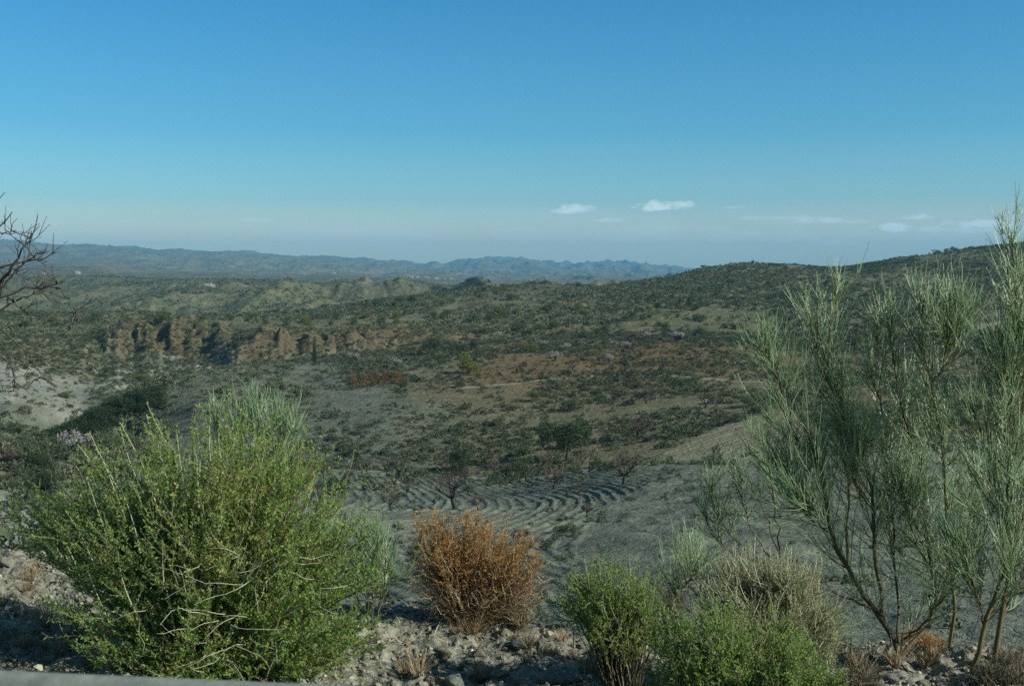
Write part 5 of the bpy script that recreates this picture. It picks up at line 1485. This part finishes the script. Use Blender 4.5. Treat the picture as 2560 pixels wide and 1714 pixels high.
# fair-weather cumulus far off over the hills: direction, width, height, density
CLOUDS = [(572, 210, 27, 6, 1.3), (664, 207, 30, 7, 1.7), (612, 220, 18, 3.5, .8), (733, 207, 15, 2.5, .35), (893, 228, 19, 6, 1.4), (918, 217, 17, 5, 1.2), (830, 221, 40, 4, .8), (960, 230, 60, 5, .7),
          (985, 224, 40, 6, 1.3), (256, 220, 24, 3, .6), (128, 220, 14, 2, .3), (386, 234, 14, 2.2, .3), (431, 235, 7, 2, .45), (790, 218, 60, 3, .45),
          (832, 243, 34, 5, .45), (340, 231, 36, 3, .3), (520, 229, 22, 2.5, .25), (408, 230, 8, 2, .25), (690, 228, 70, 6, .25), (760, 238, 90, 8, .28),
          (60, 222, 60, 5, .12), (200, 226, 90, 5, .16), (640, 240, 60, 4, .2)]
tot = None
for (cx_, cy_, wx_, wy_, k_) in CLOUDS:
    a0, t0 = ray(cx_, cy_)
    du = mathn(nt, 'DIVIDE', mathn(nt, 'SUBTRACT', u, float(a0)), wx_ / F)
    dv = mathn(nt, 'DIVIDE', mathn(nt, 'SUBTRACT', v, float(t0)), wy_ / F)
    # flatter below than above
    dv = mathn(nt, 'MULTIPLY', dv, mathn(nt, 'ADD', 1.0, mathn(nt, 'MULTIPLY', mathn(nt, 'LESS_THAN', dv, 0.0), .7)))
    r2 = mathn(nt, 'ADD', mathn(nt, 'MULTIPLY', du, du), mathn(nt, 'MULTIPLY', dv, dv))
    s = mathn(nt, 'ADD', mathn(nt, 'SUBTRACT', 1.0, r2), mathn(nt, 'MULTIPLY', mathn(nt, 'SUBTRACT', nz, .5), 4.2))
    s = mathn(nt, 'MULTIPLY', mathn(nt, 'MULTIPLY', s, .95, True), k_)
    tot = s if tot is None else mathn(nt, 'ADD', tot, s)
# thin veil in the band of clouds
veil = mathn(nt, 'MULTIPLY', mathn(nt, 'SUBTRACT', nb, .27), 1.6, True)
band = mathn(nt, 'MULTIPLY', mathn(nt, 'SUBTRACT', 1.0, mathn(nt, 'ABSOLUTE', mathn(nt, 'DIVIDE', mathn(nt, 'SUBTRACT', v, .036), .026))), 1.0, True)
veil = mathn(nt, 'MULTIPLY', mathn(nt, 'MULTIPLY', veil, band), 1.0)
tot = mathn(nt, 'MULTIPLY', mathn(nt, 'ADD', tot, veil), .62, True)
col = mixc(nt, tot, col, CLOUD_COL)
nt.links.new(col, bg.inputs[0]); nt.links.new(bg.outputs[0], out.inputs[0])

sun = bpy.data.lights.new('sun', 'SUN'); sun.energy = 5.0; sun.angle = math.radians(.5); sun.color = (1.0, .975, .80)
so = link(bpy.data.objects.new('sun', sun))
dvec = Vector((SUN_DIR[0] * math.cos(SUN_EL), SUN_DIR[1] * math.cos(SUN_EL), math.sin(SUN_EL)))
so.rotation_euler = dvec.to_track_quat('Z', 'Y').to_euler()
so.location = (60, 10, 60)

# air
zlo, zhi = -330.0, 420.0
xs, y0_, y1_ = 13000.0, -300.0, 14500.0
V = np.array([[sx * xs, yy, zz] for zz in (zlo, zhi) for (sx, yy) in ((-1, y0_), (1, y0_), (1, y1_), (-1, y1_))], float)
Fh = np.array([[3, 2, 1, 0], [4, 5, 6, 7], [0, 1, 5, 4], [1, 2, 6, 5], [2, 3, 7, 6], [3, 0, 4, 7]])
m, nt, out = newmat('air')
pv = nt.nodes.new('ShaderNodeVolumePrincipled')
pv.inputs['Color'].default_value = (.22, .62, 1.0, 1); pv.inputs['Density'].default_value = HAZE; pv.inputs['Anisotropy'].default_value = 0
nt.links.new(pv.outputs[0], out.inputs['Volume'])
if HAZE > 0:
    tag(obj('haze', mesh('haze', V, [Fh], m)), kind='stuff')

cam = bpy.data.cameras.new('camera'); cam.sensor_width = 36; cam.lens = 36 * F / W
cam.clip_start = .05; cam.clip_end = 40000
cam.dof.use_dof = True; cam.dof.focus_distance = 13; cam.dof.aperture_fstop = 8
co = link(bpy.data.objects.new('camera', cam)); co.location = (0, 0, EYE)
co.rotation_euler = (PI / 2 - PITCH, 0, 0)
SC.camera = co
SC.view_settings.view_transform = 'Standard'; SC.view_settings.look = 'None'
SC.view_settings.exposure = EXPO; SC.view_settings.gamma = 1
SC.cycles.max_bounces = 6; SC.cycles.diffuse_bounces = 4; SC.cycles.glossy_bounces = 1; SC.cycles.transmission_bounces = 3
SC.cycles.volume_bounces = 0; SC.cycles.transparent_max_bounces = 4
SC.cycles.caustics_reflective = False; SC.cycles.caustics_refractive = False
SC.cycles.use_denoising = DENOISE
